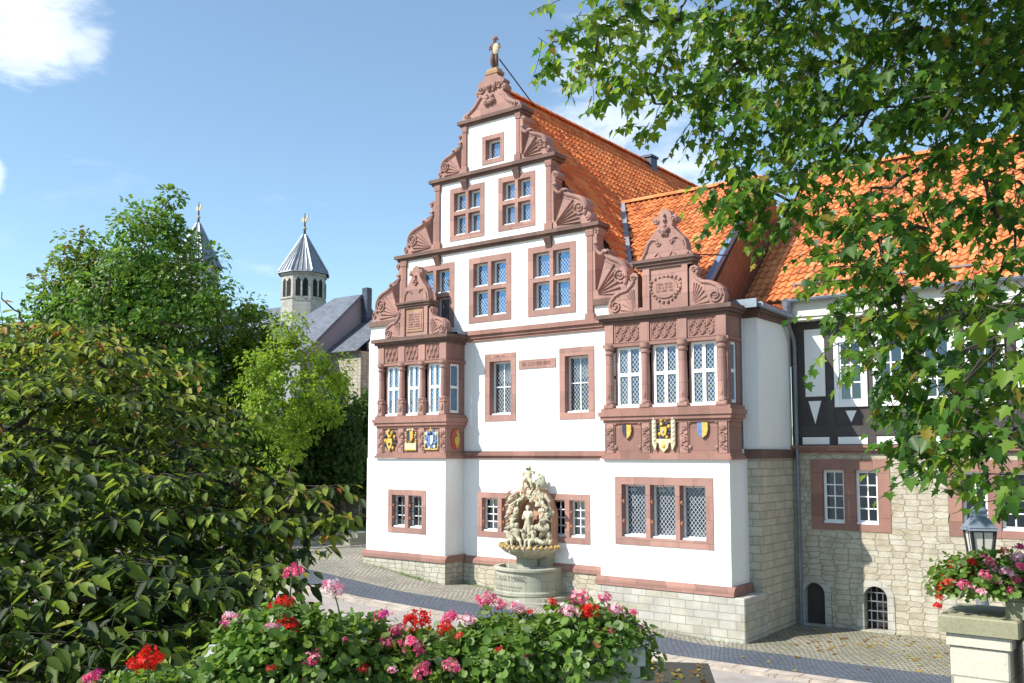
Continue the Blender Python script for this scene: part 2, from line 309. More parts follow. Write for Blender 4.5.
for nm, c, t in (('plane1', (.055, .125, .018), (.20, .40, .03)), ('plane2', (.028, .074, .015), (.09, .24, .025)), ('plane3', (.11, .19, .022), (.42, .58, .05)), ('plane4', (.21, .17, .03), (.45, .34, .05)),
                 ('lime1', (.09, .19, .024), (.24, .44, .04)), ('lime2', (.05, .12, .02), (.15, .30, .03)), ('lime3', (.13, .20, .025), (.28, .42, .04)), ('lime4', (.14, .115, .03), (.2, .15, .03)),
                 ('rob1', (.21, .32, .03), (.42, .58, .05)), ('rob2', (.11, .20, .02), (.25, .40, .03)),
                 ('dk1', (.05, .11, .022), (.09, .20, .03)), ('dk2', (.08, .15, .04), (.14, .25, .05)),
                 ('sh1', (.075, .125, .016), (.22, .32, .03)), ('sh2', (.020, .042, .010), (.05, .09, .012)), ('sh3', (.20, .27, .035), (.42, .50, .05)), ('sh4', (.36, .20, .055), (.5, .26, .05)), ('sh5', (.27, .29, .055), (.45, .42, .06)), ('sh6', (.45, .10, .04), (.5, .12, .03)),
                 ('ger1', (.085, .165, .028), (.24, .38, .04)), ('ger2', (.14, .23, .045), (.32, .48, .06)), ('ger3', (.24, .31, .14), (.3, .42, .12)), ('ger4', (.28, .12, .06), (.4, .15, .05)),
                 ('fallen1', (.42, .30, .05), None), ('fallen2', (.26, .13, .04), None), ('grass1', (.09, .19, .03), None), ('grass2', (.15, .26, .04), None)):
    MT[nm] = leafmat(nm+'_leaf', c, t, *((.55, .4) if nm.startswith('sh') else (.42, .4)))
for nm, c in (('fl_red', (.62, .018, .012)), ('fl_pink', (.68, .075, .20)), ('fl_pale', (.80, .28, .38)), ('fl_white', (.85, .55, .6)), ('fl_sal', (.72, .10, .075)), ('fl_mag', (.42, .03, .20))):
    MT[nm] = leafmat(nm, c, tuple(min(1, x*1.2) for x in c), .5, .3)

# ------------------------------------------------------------ mesh builder and scene helpers
ORG = {}
def org(o):
    while o is not None:
        if o in ORG: return ORG[o]
        o = o.parent
    return Vector((0, 0, 0))
class MB:
    def __init__(s): s.v = []; s.f = []; s.m = []; s.uv = []
    def add(s, vs, fs, m=0, uv=None):
        k = len(s.v); s.v += [tuple(p) for p in vs]
        for i, f in enumerate(fs): s.f.append([k+j for j in f]); s.m.append(m); s.uv.append(uv[i] if uv else (0, 0))
        return s
    def box(s, x0, x1, y0, y1, z0, z1, m=0):
        if x0 > x1: x0, x1 = x1, x0
        if y0 > y1: y0, y1 = y1, y0
        return s.add([(x0, y0, z0), (x1, y0, z0), (x1, y1, z0), (x0, y1, z0), (x0, y0, z1), (x1, y0, z1), (x1, y1, z1), (x0, y1, z1)],
                     [(3, 2, 1, 0), (4, 5, 6, 7), (0, 1, 5, 4), (1, 2, 6, 5), (2, 3, 7, 6), (3, 0, 4, 7)], m)
    def bevbox(s, x0, x1, y0, y1, z0, z1, b=.02, m=0):
        """box with chamfered vertical and top edges"""
        p = [(x0+b, y0), (x1-b, y0), (x1, y0+b), (x1, y1-b), (x1-b, y1), (x0+b, y1), (x0, y1-b), (x0, y0+b)]
        q = [(x0+2*b, y0+b), (x1-2*b, y0+b), (x1-b, y0+2*b), (x1-b, y1-2*b), (x1-2*b, y1-b), (x0+2*b, y1-b), (x0+b, y1-2*b), (x0+b, y0+2*b)]
        vs = [(x, y, z0) for x, y in p] + [(x, y, z1-b) for x, y in p] + [(x, y, z1) for x, y in q]
        fs = [tuple(range(7, -1, -1)), tuple(range(16, 24))]
        for r in (0, 8):
            for i in range(8): j = (i+1) % 8; fs.append((r+i, r+j, r+8+j, r+8+i))
        return s.add(vs, fs, m)
    def prism(s, pts, a0, a1, axis='y', m=0):
        n = len(pts)
        def mk(p, a): return (p[0], a, p[1]) if axis == 'y' else ((p[0], p[1], a) if axis == 'z' else (a, p[0], p[1]))
        ar = sum(pts[i][0]*pts[(i+1) % n][1]-pts[(i+1) % n][0]*pts[i][1] for i in range(n))
        if ar < 0: pts = pts[::-1]
        vs = [mk(p, a0) for p in pts] + [mk(p, a1) for p in pts]
        f0 = tuple(range(n)); f1 = tuple(range(2*n-1, n-1, -1))
        if axis == 'y': fs = [f0, f1] + [(i, n+i, n+(i+1) % n, (i+1) % n) for i in range(n)]
        else: fs = [f0[::-1], f1[::-1]] + [(i, (i+1) % n, n+(i+1) % n, n+i) for i in range(n)]
        return s.add(vs, fs, m)
    def tube(s, path, r, n=6, m=0, cap=True):
        path = [Vector(p) for p in path]; k = len(path)
        rr = r if isinstance(r, (list, tuple)) else [r]*k
        vs = []; up = Vector((0, 0, 1))
        for i, p in enumerate(path):
            t = (path[min(i+1, k-1)]-path[max(i-1, 0)]);
            if t.length < 1e-9: t = Vector((0, 0, 1))
            t.normalize(); a = up.cross(t)
            if a.length < .05: a = Vector((1, 0, 0)).cross(t)
            a.normalize(); b = t.cross(a)
            for j in range(n):
                w = 2*math.pi*j/n; vs.append(p + (a*math.cos(w)+b*math.sin(w))*rr[i])
        fs = [(i*n+j, i*n+(j+1) % n, (i+1)*n+(j+1) % n, (i+1)*n+j) for i in range(k-1) for j in range(n)]
        if cap: fs += [tuple(range(n-1, -1, -1)), tuple(range((k-1)*n, k*n))]
        return s.add(vs, fs, m)
    def lathe(s, c, prof, n=16, m=0, a0=0, a1=2*math.pi, sx=1, sy=1):
        full = abs(a1-a0-2*math.pi) < 1e-6; cols = n if full else n+1; vs = []
        for r, z in prof:
            for j in range(cols):
                w = a0+(a1-a0)*j/n; vs.append((c[0]+r*sx*math.cos(w), c[1]+r*sy*math.sin(w), c[2]+z))
        fs = []
        for i in range(len(prof)-1):
            for j in range(n):
                jj = (j+1) % cols; fs.append((i*cols+j, i*cols+jj, (i+1)*cols+jj, (i+1)*cols+j))
        return s.add(vs, fs, m)
    def ball(s, c, r, sx=1, sy=1, sz=1, n=10, m=0):
        k = max(4, n//2); return s.lathe(c, [(max(1e-4, r*math.sin(math.pi*i/k)), -r*sz*math.cos(math.pi*i/k)) for i in range(k+1)], n, m, sx=sx, sy=sy)
    def blobs(s, pts, jit, n=8, m=0, rg=R):
        for (c, r) in pts: s.ball(c, r, 1+rg.uniform(-jit, jit), 1+rg.uniform(-jit, jit), 1+rg.uniform(-jit, jit), n, m)
        return s
    def build(s, name, mats, parent=None, smooth=False):
        me = bpy.data.meshes.new(name); o0 = org(parent) if parent else Vector((0, 0, 0))
        me.from_pydata([(x-o0.x, y-o0.y, z-o0.z) for x, y, z in s.v], [], s.f)
        for m in (mats if isinstance(mats, (list, tuple)) else [mats]): me.materials.append(MT[m] if isinstance(m, str) else m)
        if me.polygons:
            me.polygons.foreach_set('material_index', s.m)
            if smooth is True: me.polygons.foreach_set('use_smooth', [True]*len(s.f))
        if any(u != (0, 0) for u in s.uv):
            ul = me.uv_layers.new(name='UVMap'); a = []
            for p, u in zip(s.f, s.uv): a += list(u)*len(p)
            ul.data.foreach_set('uv', a)
        if smooth == 'auto': me.shade_smooth_by_angle(angle=math.radians(40)) if hasattr(me, 'shade_smooth_by_angle') else None
        me.update(); o = bpy.data.objects.new(name, me); COL.objects.link(o)
        if parent: o.parent = parent
        return o
def tag(o, label=None, cat=None, group=None, kind=None):
    if label: o['label'] = label
    if cat: o['category'] = cat
    if group: o['group'] = group
    if kind: o['kind'] = kind
    return o
def thing(name, loc, label, cat, group=None):
    o = bpy.data.objects.new(name, None); COL.objects.link(o); o.location = loc; ORG[o] = Vector(loc); o.empty_display_size = .2
    return tag(o, label, cat, group)
def structure(o): o['kind'] = 'structure'; return o

class Leaves:
    """many small leaves as one mesh: template verts/faces placed with a position, a tip direction and a normal"""
    def __init__(s, tv, tf): s.tv = np.array(tv, float); s.tf = tf; s.P = []; s.D = []; s.N = []; s.S = []; s.M = []
    def add(s, p, d, n, sc, m): s.P.append(tuple(p)); s.D.append(tuple(d)); s.N.append(tuple(n)); s.S.append(sc); s.M.append(m)
    def build(s, name, mats, parent=None):
        P = np.array(s.P); D = np.array(s.D, float); N = np.array(s.N, float); Sc = np.array(s.S)
        D /= np.linalg.norm(D, axis=1)[:, None]+1e-9
        X = np.cross(D, N); X /= np.linalg.norm(X, axis=1)[:, None]+1e-9
        N = np.cross(X, D); t = s.tv
        V = P[:, None, :] + Sc[:, None, None]*(t[None, :, 0:1]*X[:, None, :]+t[None, :, 1:2]*D[:, None, :]+t[None, :, 2:3]*N[:, None, :])
        k = len(t); V = V.reshape(-1, 3)
        if parent: V = V-np.array(org(parent))
        n = len(P); me = bpy.data.meshes.new(name); me.vertices.add(len(V)); me.vertices.foreach_set('co', V.ravel())
        loops = np.concatenate([np.array(f) for f in s.tf]); ln = [len(f) for f in s.tf]
        al = (loops[None, :]+(np.arange(n)*k)[:, None]).ravel(); tot = np.tile(np.array(ln), n)
        st = np.concatenate([[0], np.cumsum(tot)[:-1]])
        me.loops.add(len(al)); me.loops.foreach_set('vertex_index', al.astype(np.int32))
        me.polygons.add(len(tot)); me.polygons.foreach_set('loop_start', st.astype(np.int32))
        try: me.polygons.foreach_set('loop_total', tot.astype(np.int32))
        except Exception: pass
        me.polygons.foreach_set('material_index', np.repeat(np.array(s.M), len(ln)).astype(np.int32))
        for m in mats: me.materials.append(MT[m])
        me.update(calc_edges=True); me.validate()
        o = bpy.data.objects.new(name, me); COL.objects.link(o)
        if parent: o.parent = parent
        return o
def half_leaf(right, fold=.14, droop=.18):
    """two half blades folded along the midrib; right = outline from base to tip on one side"""
    L = [(x, y, -droop*y*y+fold*abs(x)) for x, y in right]; Lm = [(-x, y, -droop*y*y+fold*abs(x)) for x, y in right[1:-1]]
    k = len(right); return L+Lm, [tuple(range(k)), (0,)+(k-1,)+tuple(range(k+len(Lm)-1, k-1, -1))]
LOBED = half_leaf([(0, 0), (.22, -.10), (.50, .08), (.34, .22), (.60, .52), (.30, .50), (.20, .66), (0, 1)], .12, .22)
OVATE = half_leaf([(0, 0), (.17, .18), (.25, .42), (.17, .74), (0, 1)], .22, .28)
ROUND = half_leaf([(0, .1), (.3, 0), (.52, .25), (.52, .6), (.33, .9), (0, .97)], .25, -.12)
SPRIG = half_leaf([(0, 0), (.34, .25), (.20, .45), (.38, .7), (0, 1)], .2, .2)
BLADE = ([(-.04, 0, 0), (.04, 0, 0), (.0, 1, .0)], [(0, 1, 2)])
def rnd_dir(rg=R):
    while True:
        v = Vector((rg.uniform(-1, 1), rg.uniform(-1, 1), rg.uniform(-1, 1)))
        if .05 < v.length < 1: return v.normalized()

# ------------------------------------------------------------ ground
def gz(x, y):
    z = 0.0
    if x < -10: z += .062*min(-10-x, 9)
    if x < -19: z += .125*min(-19-x, 4.2)
    return z
def gridsheet(name, xs, ys, mat, dz=0.0, f=None):
    mb = MB(); vs = []
    for y in ys:
        for x in xs:
            px, py = (x, y) if f is None else f(x, y)
            vs.append((px, py, gz(px, py)+dz))
    n = len(xs); fs = [(j*n+i, j*n+i+1, (j+1)*n+i+1, (j+1)*n+i) for j in range(len(ys)-1) for i in range(n-1)]
    mb.add(vs, fs); return structure(mb.build(name, mat))
XS = [-900, -300, -120, -60, -40, -30, -26, -23.2, -22, -20.5, -19, -17.5, -16, -14, -12, -10, -8, -5, 0, 10, 60, 300, 900]
gridsheet('ground', XS, [-900, -200, -50, 0, 5, 12, 18, 24, 30, 40, 60, 120, 300, 900], 'cobble')
def stripf(off0, off1):
    # the strip runs in front of the house and bends a little to the left
    def c(x): return 19.3 + .02*(x+9) - (.045*max(0, -11-x)**1.35)
    return lambda x, t: (x, c(x)+off0+(off1-off0)*t)
sx = [-40, -34, -30, -26, -23.2, -21, -19, -17.5, -16, -14, -12.5, -11, -10, -8.5, -7, -5, -2, 3, 12]
gridsheet('basalt_path', sx, [0, 1], 'basalt', .008, stripf(-.25, 1.25))
gridsheet('kerb_strip', sx, [0, 1], 'kerb', .012, stripf(-.75, -.25))
gridsheet('road', sx, [0, 1], 'road', .004, stripf(-9.5, -.75))
mk = MB(); fk = stripf(-.95, -.75)                  # raised kerb stones, a real step
for i in range(len(sx)-1):
    for j in range(3):
        a = sx[i]+(sx[i+1]-sx[i])*j/3; b = sx[i]+(sx[i+1]-sx[i])*(j+.985)/3
        p = [fk(a, 0), fk(b, 0), fk(b, 1), fk(a, 1)]
        vs = [(x, y, gz(x, y)-.1) for x, y in p]+[(x, y, gz(x, y)+.05+R.uniform(-.006, .006)) for x, y in p]
        mk.add(vs, [(4, 5, 6, 7), (0, 1, 5, 4), (1, 2, 6, 5), (2, 3, 7, 6), (3, 0, 4, 7)])
structure(mk.build('kerb', 'kerb'))
gridsheet('courtyard_setts', [-9.5, -7, -4, 0, 6, 14], [20.6, 22, 24.8], 'setts', .006)
gridsheet('sandy_path', [-60, -45, -36, -30, -26, -24], [25.6, 27.2], 'sand', .006)
gridsheet('lawn', [-90, -60, -45, -36, -30, -24], [27.2, 30, 44, 60], 'lawn', .008)
gl = Leaves(*BLADE)
for i in range(5000):
    x = R.uniform(-46, -28); y = 27.2+8*R.random()**2; gl.add((x, y, gz(x, y)), (R.uniform(-.4, .4), R.uniform(-.4, .4), 1), rnd_dir(), R.uniform(.1, .26), R.choice((0, 1)))
tag(gl.build('grass', ['grass1', 'grass2']), 'bright green lawn grass beyond the left corner of the gabled house', 'grass', kind='stuff')
wd = Leaves(*BLADE)
for (x0, x1, y, n) in ((-22.2, -19, 21.38, 260), (-20.5, -19.6, 21.3, 220), (-18.7, -17.6, 22.1, 160), (-13.3, -9.2, 21.15, 260), (-7, -3.4, 24.4, 160), (-17.6, -17.1, 21.9, 120)):
    for i in range(n):
        x = R.uniform(x0, x1); yy = y-abs(R.gauss(0, .09)); wd.add((x, yy, gz(x, yy)), (R.uniform(-.7, .7), R.uniform(-.7, .7), 1), rnd_dir(), R.uniform(.04, .13), R.choice((0, 1, 1)))
tag(wd.build('weeds', ['grass1', 'grass2']), 'low grassy weeds growing along the foot of the house walls', 'weeds', kind='stuff')
fl = Leaves(*LOBED)
for i in range(150):
    x = R.uniform(-9, -2.5); y = R.uniform(19, 24.4)
    if i < 100: y = 22.9+R.gauss(0, .8); x = -6.2+R.gauss(0, 1.3)
    if y > 24.4: continue
    fl.add((x, y, gz(x, y)+.02), (R.uniform(-1, 1), R.uniform(-1, 1), R.uniform(0, .2)), (R.uniform(-.3, .3), R.uniform(-.3, .3), 1), R.uniform(.06, .13), R.choice((0, 0, 1)))
tag(fl.build('fallen_leaves', ['fallen1', 'fallen2']), 'yellow fallen leaves scattered on the cobbles in front of the stone wing', 'leaves', kind='stuff')

# ------------------------------------------------------------ roof, window and ornament makers
PROF = [(0, 0), (.2, -.012), (.42, .0), (.58, .032), (.74, .045), (.9, .026)]
def pantile(mb, o, u, v, Lv, u0, u1, m=0, pitch=.23, course=.32, seed=0):
    """clay pantiles as real waves and steps; u along the eave, v up the slope, u0(t)/u1(t) the side limits at height t"""
    o, u, v = Vector(o), Vector(u).normalized(), Vector(v).normalized(); n = u.cross(v)
    if n.z < 0: n = -n
    rg = random.Random(seed); rows = int(Lv/course); course = Lv/rows
    for j in range(rows):
        t0 = j*course; t1 = t0+course+.03; a, b = u0(t0+course/2), u1(t0+course/2)
        c0, c1 = math.ceil(a/pitch), math.floor(b/pitch)
        if c1 <= c0: continue
        vs = []; fs = []; uv = []
        for c in range(c0, c1):
            lift = .05+rg.uniform(-.008, .012); sh = rg.uniform(-.012, .012); k0 = len(vs)
            for q, (pt, ph) in enumerate(PROF+[(1, 0)]):
                x = (c+pt)*pitch; p0 = o+u*x+v*(t0+sh)+n*(ph+lift); p1 = o+u*x+v*t1+n*(ph+.006)
                vs += [p0-n*.05, p0, p1]
            for q in range(len(PROF)):
                i = k0+q*3; fs += [(i, i+3, i+4, i+1), (i+1, i+4, i+5, i+2)]; uv += [(c+.37+j*.013, j+.41)]*2
        mb.add(vs, fs, m, uv)
def ridge_tiles(mb, a, b, r=.11, L=.38, m=0):
    a, b = Vector(a), Vector(b); n = max(1, int((b-a).length/L)); d = (b-a)/n
    side = d.cross(Vector((0, 0, 1))).normalized()
    for i in range(n):
        p = a+d*i; q = p+d*1.06; vs = []; k = 7
        for (e, rr) in ((p, r*1.12), (q, r)):
            for j in range(k):
                w = math.pi*j/(k-1); vs.append(e+side*math.cos(w)*rr+Vector((0, 0, math.sin(w)*rr)))
        mb.add(vs, [(j, j+1, k+j+1, k+j) for j in range(k-1)]+[tuple(range(k))], m, [(i*.7+.2, 9.3)]*k)
def wall_xz(mb, x0, x1, z0, z1, y, holes, m=0):
    """front wall sheet at plane y facing -Y, open where the windows are"""
    xs = sorted({x0, x1, *[min(max(h[0], x0), x1) for h in holes], *[min(max(h[1], x0), x1) for h in holes]})
    zs = sorted({z0, z1, *[min(max(h[2], z0), z1) for h in holes], *[min(max(h[3], z0), z1) for h in holes]})
    for i in range(len(xs)-1):
        for j in range(len(zs)-1):
            cx, cz = (xs[i]+xs[i+1])/2, (zs[j]+zs[j+1])/2
            if any(h[0] < cx < h[1] and h[2] < cz < h[3] for h in holes): continue
            mb.add([(xs[i], y, zs[j]), (xs[i+1], y, zs[j]), (xs[i+1], y, zs[j+1]), (xs[i], y, zs[j+1])], [(0, 1, 2, 3)], m)
def ring(mb, x0, x1, y0, y1, z0, z1, w, m=0, wb=None, wt=None):
    wb = wb or w; wt = wt or w
    mb.box(x0, x0+w, y0, y1, z0, z1, m); mb.box(x1-w, x1, y0, y1, z0, z1, m)
    mb.box(x0+w, x1-w, y0, y1, z1-wt, z1, m); mb.box(x0+w, x1-w, y0, y1, z0, z0+wb, m)
def sash(par, x0, x1, z0, z1, y, nv, nh, glass='glass', fw=.055, mw=.03, hsplit=None, frame='frame', sill=.05, name='sash'):
    s = MB(); ring(s, x0, x1, y, y+.05, z0, z1, fw, 0, fw+.02)
    a, b, c, d = x0+fw, x1-fw, z0+fw+.02, z1-fw
    for i in range(1, nv): xx = a+(b-a)*i/nv; s.box(xx-mw/2, xx+mw/2, y+.006, y+.045, c, d)
    hs = hsplit or [i/nh for i in range(1, nh)]
    for t in hs: zz = c+(d-c)*t; s.box(a, b, y+.003, y+.042, zz-mw/2, zz+mw/2)
    if sill: s.box(x0+.01, x1-.01, y-sill, y-.002, z0-.004, z0+.045)
    s.build(name, frame, par)
    g = MB(); g.add([(a-.01, y+.03, c-.01), (b+.01, y+.03, c-.01), (b+.01, y+.03, d+.01), (a-.01, y+.03, d+.01)], [(0, 1, 2, 3)]); g.build('pane', glass, par)
def window(root, x0, x1, z0, z1, y, cols, transom=None, fr=.16, mull=.11, depth=.24, glass='glass', nv=2, nh=1, proud=.02, curtain=None, hinges=False, mat='redpale', frt=None, frb=None, hsplit=None, frame='frame', fw=.055, hols=None, bars=False, wtag='window'):
    """stone surround with mullions and transom (a part), sashes and panes (its pieces)"""
    if hols is not None: hols.append((x0+.02, x1-.02, z0+.02, z1-.02))
    w = MB(); ring(w, x0, x1, y-proud, y+depth, z0, z1, fr, 0, frb, frt)
    a, b = x0+fr, x1-fr; c, d = z0+(frb or fr), z1-(frt or fr)
    cw = (b-a-mull*(cols-1))/cols; op = []
    for i in range(1, cols): xx = a+i*cw+(i-1)*mull; w.box(xx, xx+mull, y-proud+.004, y+depth-.01, c, d)
    rows = [(c, d)]
    if transom:
        zz = c+(d-c)*transom; w.box(a, b, y-proud+.002, y+depth-.012, zz-mull/2, zz+mull/2); rows = [(c, zz-mull/2), (zz+mull/2, d)]
    o = w.build(wtag, mat, root)
    for i in range(cols):
        for (p, q) in rows:
            sash(o, a+i*(cw+mull), a+i*(cw+mull)+cw, p, q, y+depth-.075, nv, nh, glass, fw=fw, hsplit=hsplit, frame=frame, sill=depth*.5)
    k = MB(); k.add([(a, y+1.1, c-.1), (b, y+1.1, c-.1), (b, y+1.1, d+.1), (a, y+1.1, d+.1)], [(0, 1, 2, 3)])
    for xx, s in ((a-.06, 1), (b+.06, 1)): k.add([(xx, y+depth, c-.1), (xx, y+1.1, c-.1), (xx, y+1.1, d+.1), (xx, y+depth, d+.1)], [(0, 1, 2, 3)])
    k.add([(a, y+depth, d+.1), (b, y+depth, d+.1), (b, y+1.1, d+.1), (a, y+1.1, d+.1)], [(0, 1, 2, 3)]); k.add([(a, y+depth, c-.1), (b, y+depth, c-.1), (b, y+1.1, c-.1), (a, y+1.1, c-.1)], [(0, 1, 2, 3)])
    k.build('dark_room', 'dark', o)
    if curtain:
        for (fx0, fx1, fz0, fz1) in curtain:
            cm = MB(); n = 40; xa, xb = a+(b-a)*fx0, a+(b-a)*fx1; za, zb = c+(d-c)*fz0, c+(d-c)*fz1
            vs = []
            for i in range(n+1):
                xx = xa+(xb-xa)*i/n; yy = y+depth+.06+.018*math.sin(i*1.9)+.01*math.sin(i*.7); vs += [(xx, yy, za), (xx, yy, zb)]
            cm.add(vs, [(2*i, 2*i+2, 2*i+3, 2*i+1) for i in range(n)]); cm.build('curtain', 'curtain', o)
    if hinges:
        h = MB()
        for i in range(cols):
            xx = a+i*(cw+mull)+.02
            for t in (.3, .68): h.tube([(xx+.02, y+.03, c+(d-c)*t-.05), (xx+.02, y+.03, c+(d-c)*t+.05)], .022, 6); h.box(xx-.02, xx+.03, y+.0, y+.05, c+(d-c)*t-.02, c+(d-c)*t+.02)
            h.ball((a+i*(cw+mull)+cw/2, y+.03, d-.03), .035, n=6)
        h.build('hinge', 'hinge', o)
    if bars:
        h = MB()
        for i in range(cols):
            xa = a+i*(cw+mull)
            for t in (.33, .67): h.tube([(xa+cw*t, y+.08, c), (xa+cw*t, y+.08, d)], .011, 5)
            for t in (.25, .5, .75): h.tube([(xa, y+.07, c+(d-c)*t), (xa+cw, y+.07, c+(d-c)*t)], .011, 5)
        h.build('window_bars', 'iron', o)
    return o
def mould(mb, x0, x1, y, steps, ret0=0, ret1=0, m=0, back=.1):
    """stepped moulding along X on the plane y: steps = (z0, z1, projection); ret0/ret1: how far each end runs past"""
    for z0, z1, p in steps: mb.box(x0-(p if ret0 else 0), x1+(p if ret1 else 0), y-p, y+back, z0, z1, m)
def spiral(mb, c, r, y, turns=1.6, tube=.03, sgn=1, m=0, a0=0):
    pts = [];
    for i in range(26):
        t = i/25; w = a0+sgn*2*math.pi*turns*t; rr = r*(1-.85*t); pts.append((c[0]+rr*math.cos(w), y-.012-.02*t, c[1]+rr*math.sin(w)))
    mb.tube(pts, [tube*(1-.35*i/25) for i in range(26)], 5, m); mb.ball((c[0], y, c[1]), tube*1.5, n=8, m=m)
SCR = [(0, 0), (0, 1), (.02, 1.04), (.09, 1.06), (.16, 1.03), (.185, .975), (.155, .93), (.115, .91), (.10, .85), (.125, .77), (.19, .705), (.28, .665), (.33, .69), (.38, .705), (.425, .685), (.43, .63), (.55, .58), (.71, .535), (.84, .47), (.92, .37), (.935, .27), (.91, .20), (.97, .205), (1.03, .155), (1.04, .07), (.99, 0)]
def smooth(P, k=3):
    out = []
    for i in range(len(P)-1):
        p0, p1, p2, p3 = P[max(i-1, 0)], P[i], P[i+1], P[min(i+2, len(P)-1)]
        for j in range(k):
            t = j/k; out.append(tuple(.5*((2*p1[c])+(-p0[c]+p2[c])*t+(2*p0[c]-5*p1[c]+4*p2[c]-p3[c])*t*t+(-p0[c]+3*p1[c]-3*p2[c]+p3[c])*t**3) for c in (0, 1)))
    return out+[P[-1]]
def scroll(name, par, x, z, w, h, y0, y1, sg, mat='redpale', flutes=10, foot=0):
    """volute wing of a gable: S-shaped slab, raised rim, spirals and fan flutes; sg=+1 grows to +X from the inner edge x"""
    P = lambda a, b: (x+sg*w*a, z+h*b)
    mb = MB(); mb.prism([P(*p) for p in SCR[:2]+smooth(SCR[2:])], y0, y1, 'y')
    rim = [P(a-.045 if a > .1 else a+.05, b-.03 if b < .95 else b-.02) for a, b in smooth(SCR[8:22])]
    mb.tube([(p[0], y0-.012, p[1]) for p in rim], [.045*min(1, h)+.01]*len(rim), 6)
    rim2 = [P(a-.13, b-.075) for a, b in SCR[11:19]]; mb.tube([(p[0], y0-.0, p[1]) for p in rim2], .022, 5)
    spiral(mb, P(.735, .30), min(w*.19, h*.13), y0, 1.9, .036, -sg, a0=0 if sg > 0 else math.pi)
    spiral(mb, P(.955, .10), min(w*.085, h*.06), y0, 1.2, .024, -sg, a0=math.pi/2)
    spiral(mb, P(.10, .985), min(w*.085, h*.05), y0, 1.3, .024, sg, a0=-math.pi/2)
    c = P(.07, .06)
    for i in range(flutes):
        t = i/(flutes-1); e = P(.085+.06*t+.42*t**1.1, .76-.16*t-.05*t*t) if t < .62 else P(.53+.18*(t-.62)/.38+.05, .51-.45*(t-.62)/.38-.02)
        s = (c[0]+(e[0]-c[0])*.12, c[1]+(e[1]-c[1])*.12)
        d = Vector((e[0]-s[0], e[1]-s[1])); nn = Vector((-d.y, d.x)).normalized(); w0, w1 = .008, .024*min(1.1, h/1.6)
        q = [(s[0]+nn.x*w0, s[1]+nn.y*w0), (e[0]+nn.x*w1, e[1]+nn.y*w1), (e[0]-nn.x*w1, e[1]-nn.y*w1), (s[0]-nn.x*w0, s[1]-nn.y*w0)]
        if sg < 0: q = q[::-1]
        vs = [(a, y0+.004, b) for a, b in q]+[((s[0]), y0-.02, s[1]), (e[0], y0-.06, e[1])]
        mb.add(vs, [(0, 4, 5, 1), (3, 2, 5, 4), (1, 5, 2)])
    return mb.build(name, mat, par)
def ornament(mb, cx, z, pts, y0, y1, m=0):
    """a symmetric crowning piece: pts = (half width, height) from the base up"""
    L = [(cx+a, z+b) for a, b in pts]+[(cx-a, z+b) for a, b in pts[::-1] if a > 0]; mb.prism(L, y0, y1, 'y', m)
def carved(mb, x0, x1, z0, z1, y, m=0, n=4, rows=2, seed=1):
    """relief of interlacing tendrils on a panel"""
    rg = random.Random(seed); dx = (x1-x0)/n; dz = (z1-z0)/rows
    for r in range(rows):
        for i in range(n):
            cx, cz = x0+dx*(i+.5), z0+dz*(r+.5); s = 1 if (i+r) % 2 else -1
            pts = [(cx+s*dx*.42*math.sin(t*2.2)*(1-.25*t), y-.012, cz+dz*(.5*t-.5+.5*0)+dz*.25) for t in [k/7*1.9-.45 for k in range(8)]]
            mb.tube(pts, [.02]*8, 4, m); mb.ball((cx-s*dx*.2, y, cz), .032, 1, .7, 1, 6, m)
        mb.tube([(x0+(x1-x0)*k/24, y-.01, z0+dz*(r+.5)+dz*.3*math.sin(k/24*2*math.pi*n/2+r*math.pi)) for k in range(25)], .018, 4, m)
def strokes(par, name, x0, x1, z0, z1, y, mat, lines, h, seed):
    """rows of worn letters, too weathered to read: short uprights and cross strokes"""
    rg = random.Random(seed); mb = MB()
    for l in range(lines):
        zc = z1-(z1-z0)*(l+.5)/lines; x = x0
        while x < x1-h*.5:
            wd = h*rg.uniform(.35, .65)
            if rg.random() < .15: x += wd*.8; continue
            mb.box(x, x+h*.12, y-.004, y, zc-h/2, zc+h/2)
            k = rg.randint(0, 3)
            if k in (0, 2): mb.box(x+h*.12, x+wd*.8, y-.004, y, zc+h*.36, zc+h*.5)
            if k in (1, 2): mb.box(x+h*.12, x+wd*.8, y-.004, y, zc-h*.5, zc-h*.36)
            if k in (0, 3): mb.box(x+wd*.7, x+wd*.7+h*.11, y-.0045, y, zc-h/2, zc+h*.35)
            x += wd*1.25
    return mb.build(name, mat, par)

# ------------------------------------------------------------ the gabled house
YM, YL, YB = 22.33, 21.45, 21.25
XC = -17.83
H = thing('gabled_house', (XC, YM, 0.0), 'white Renaissance house with scroll gable, two red sandstone oriels and orange roof', 'house')
holes = []
WN = dict(root=H)
# gable windows
window(H, -18.17, -17.30, 13.55, 14.47, YM, 1, None, .14, depth=.26, hols=holes, nv=1)
window(H, -19.50, -18.08, 11.29, 13.01, YM, 2, .52, .17, .12, hols=holes, nv=1)
window(H, -17.52, -16.11, 11.33, 13.02, YM, 2, .52, .17, .12, hols=holes, nv=1)
window(H, -20.98, -19.31, 8.50, 10.62, YM, 2, .52, .19, .13, hols=holes, nv=1)
window(H, -18.70, -17.02, 8.56, 10.63, YM, 2, .52, .19, .13, hols=holes, nv=1)
window(H, -16.38, -14.67, 8.56, 10.66, YM, 2, .52, .19, .13, hols=holes, nv=1)
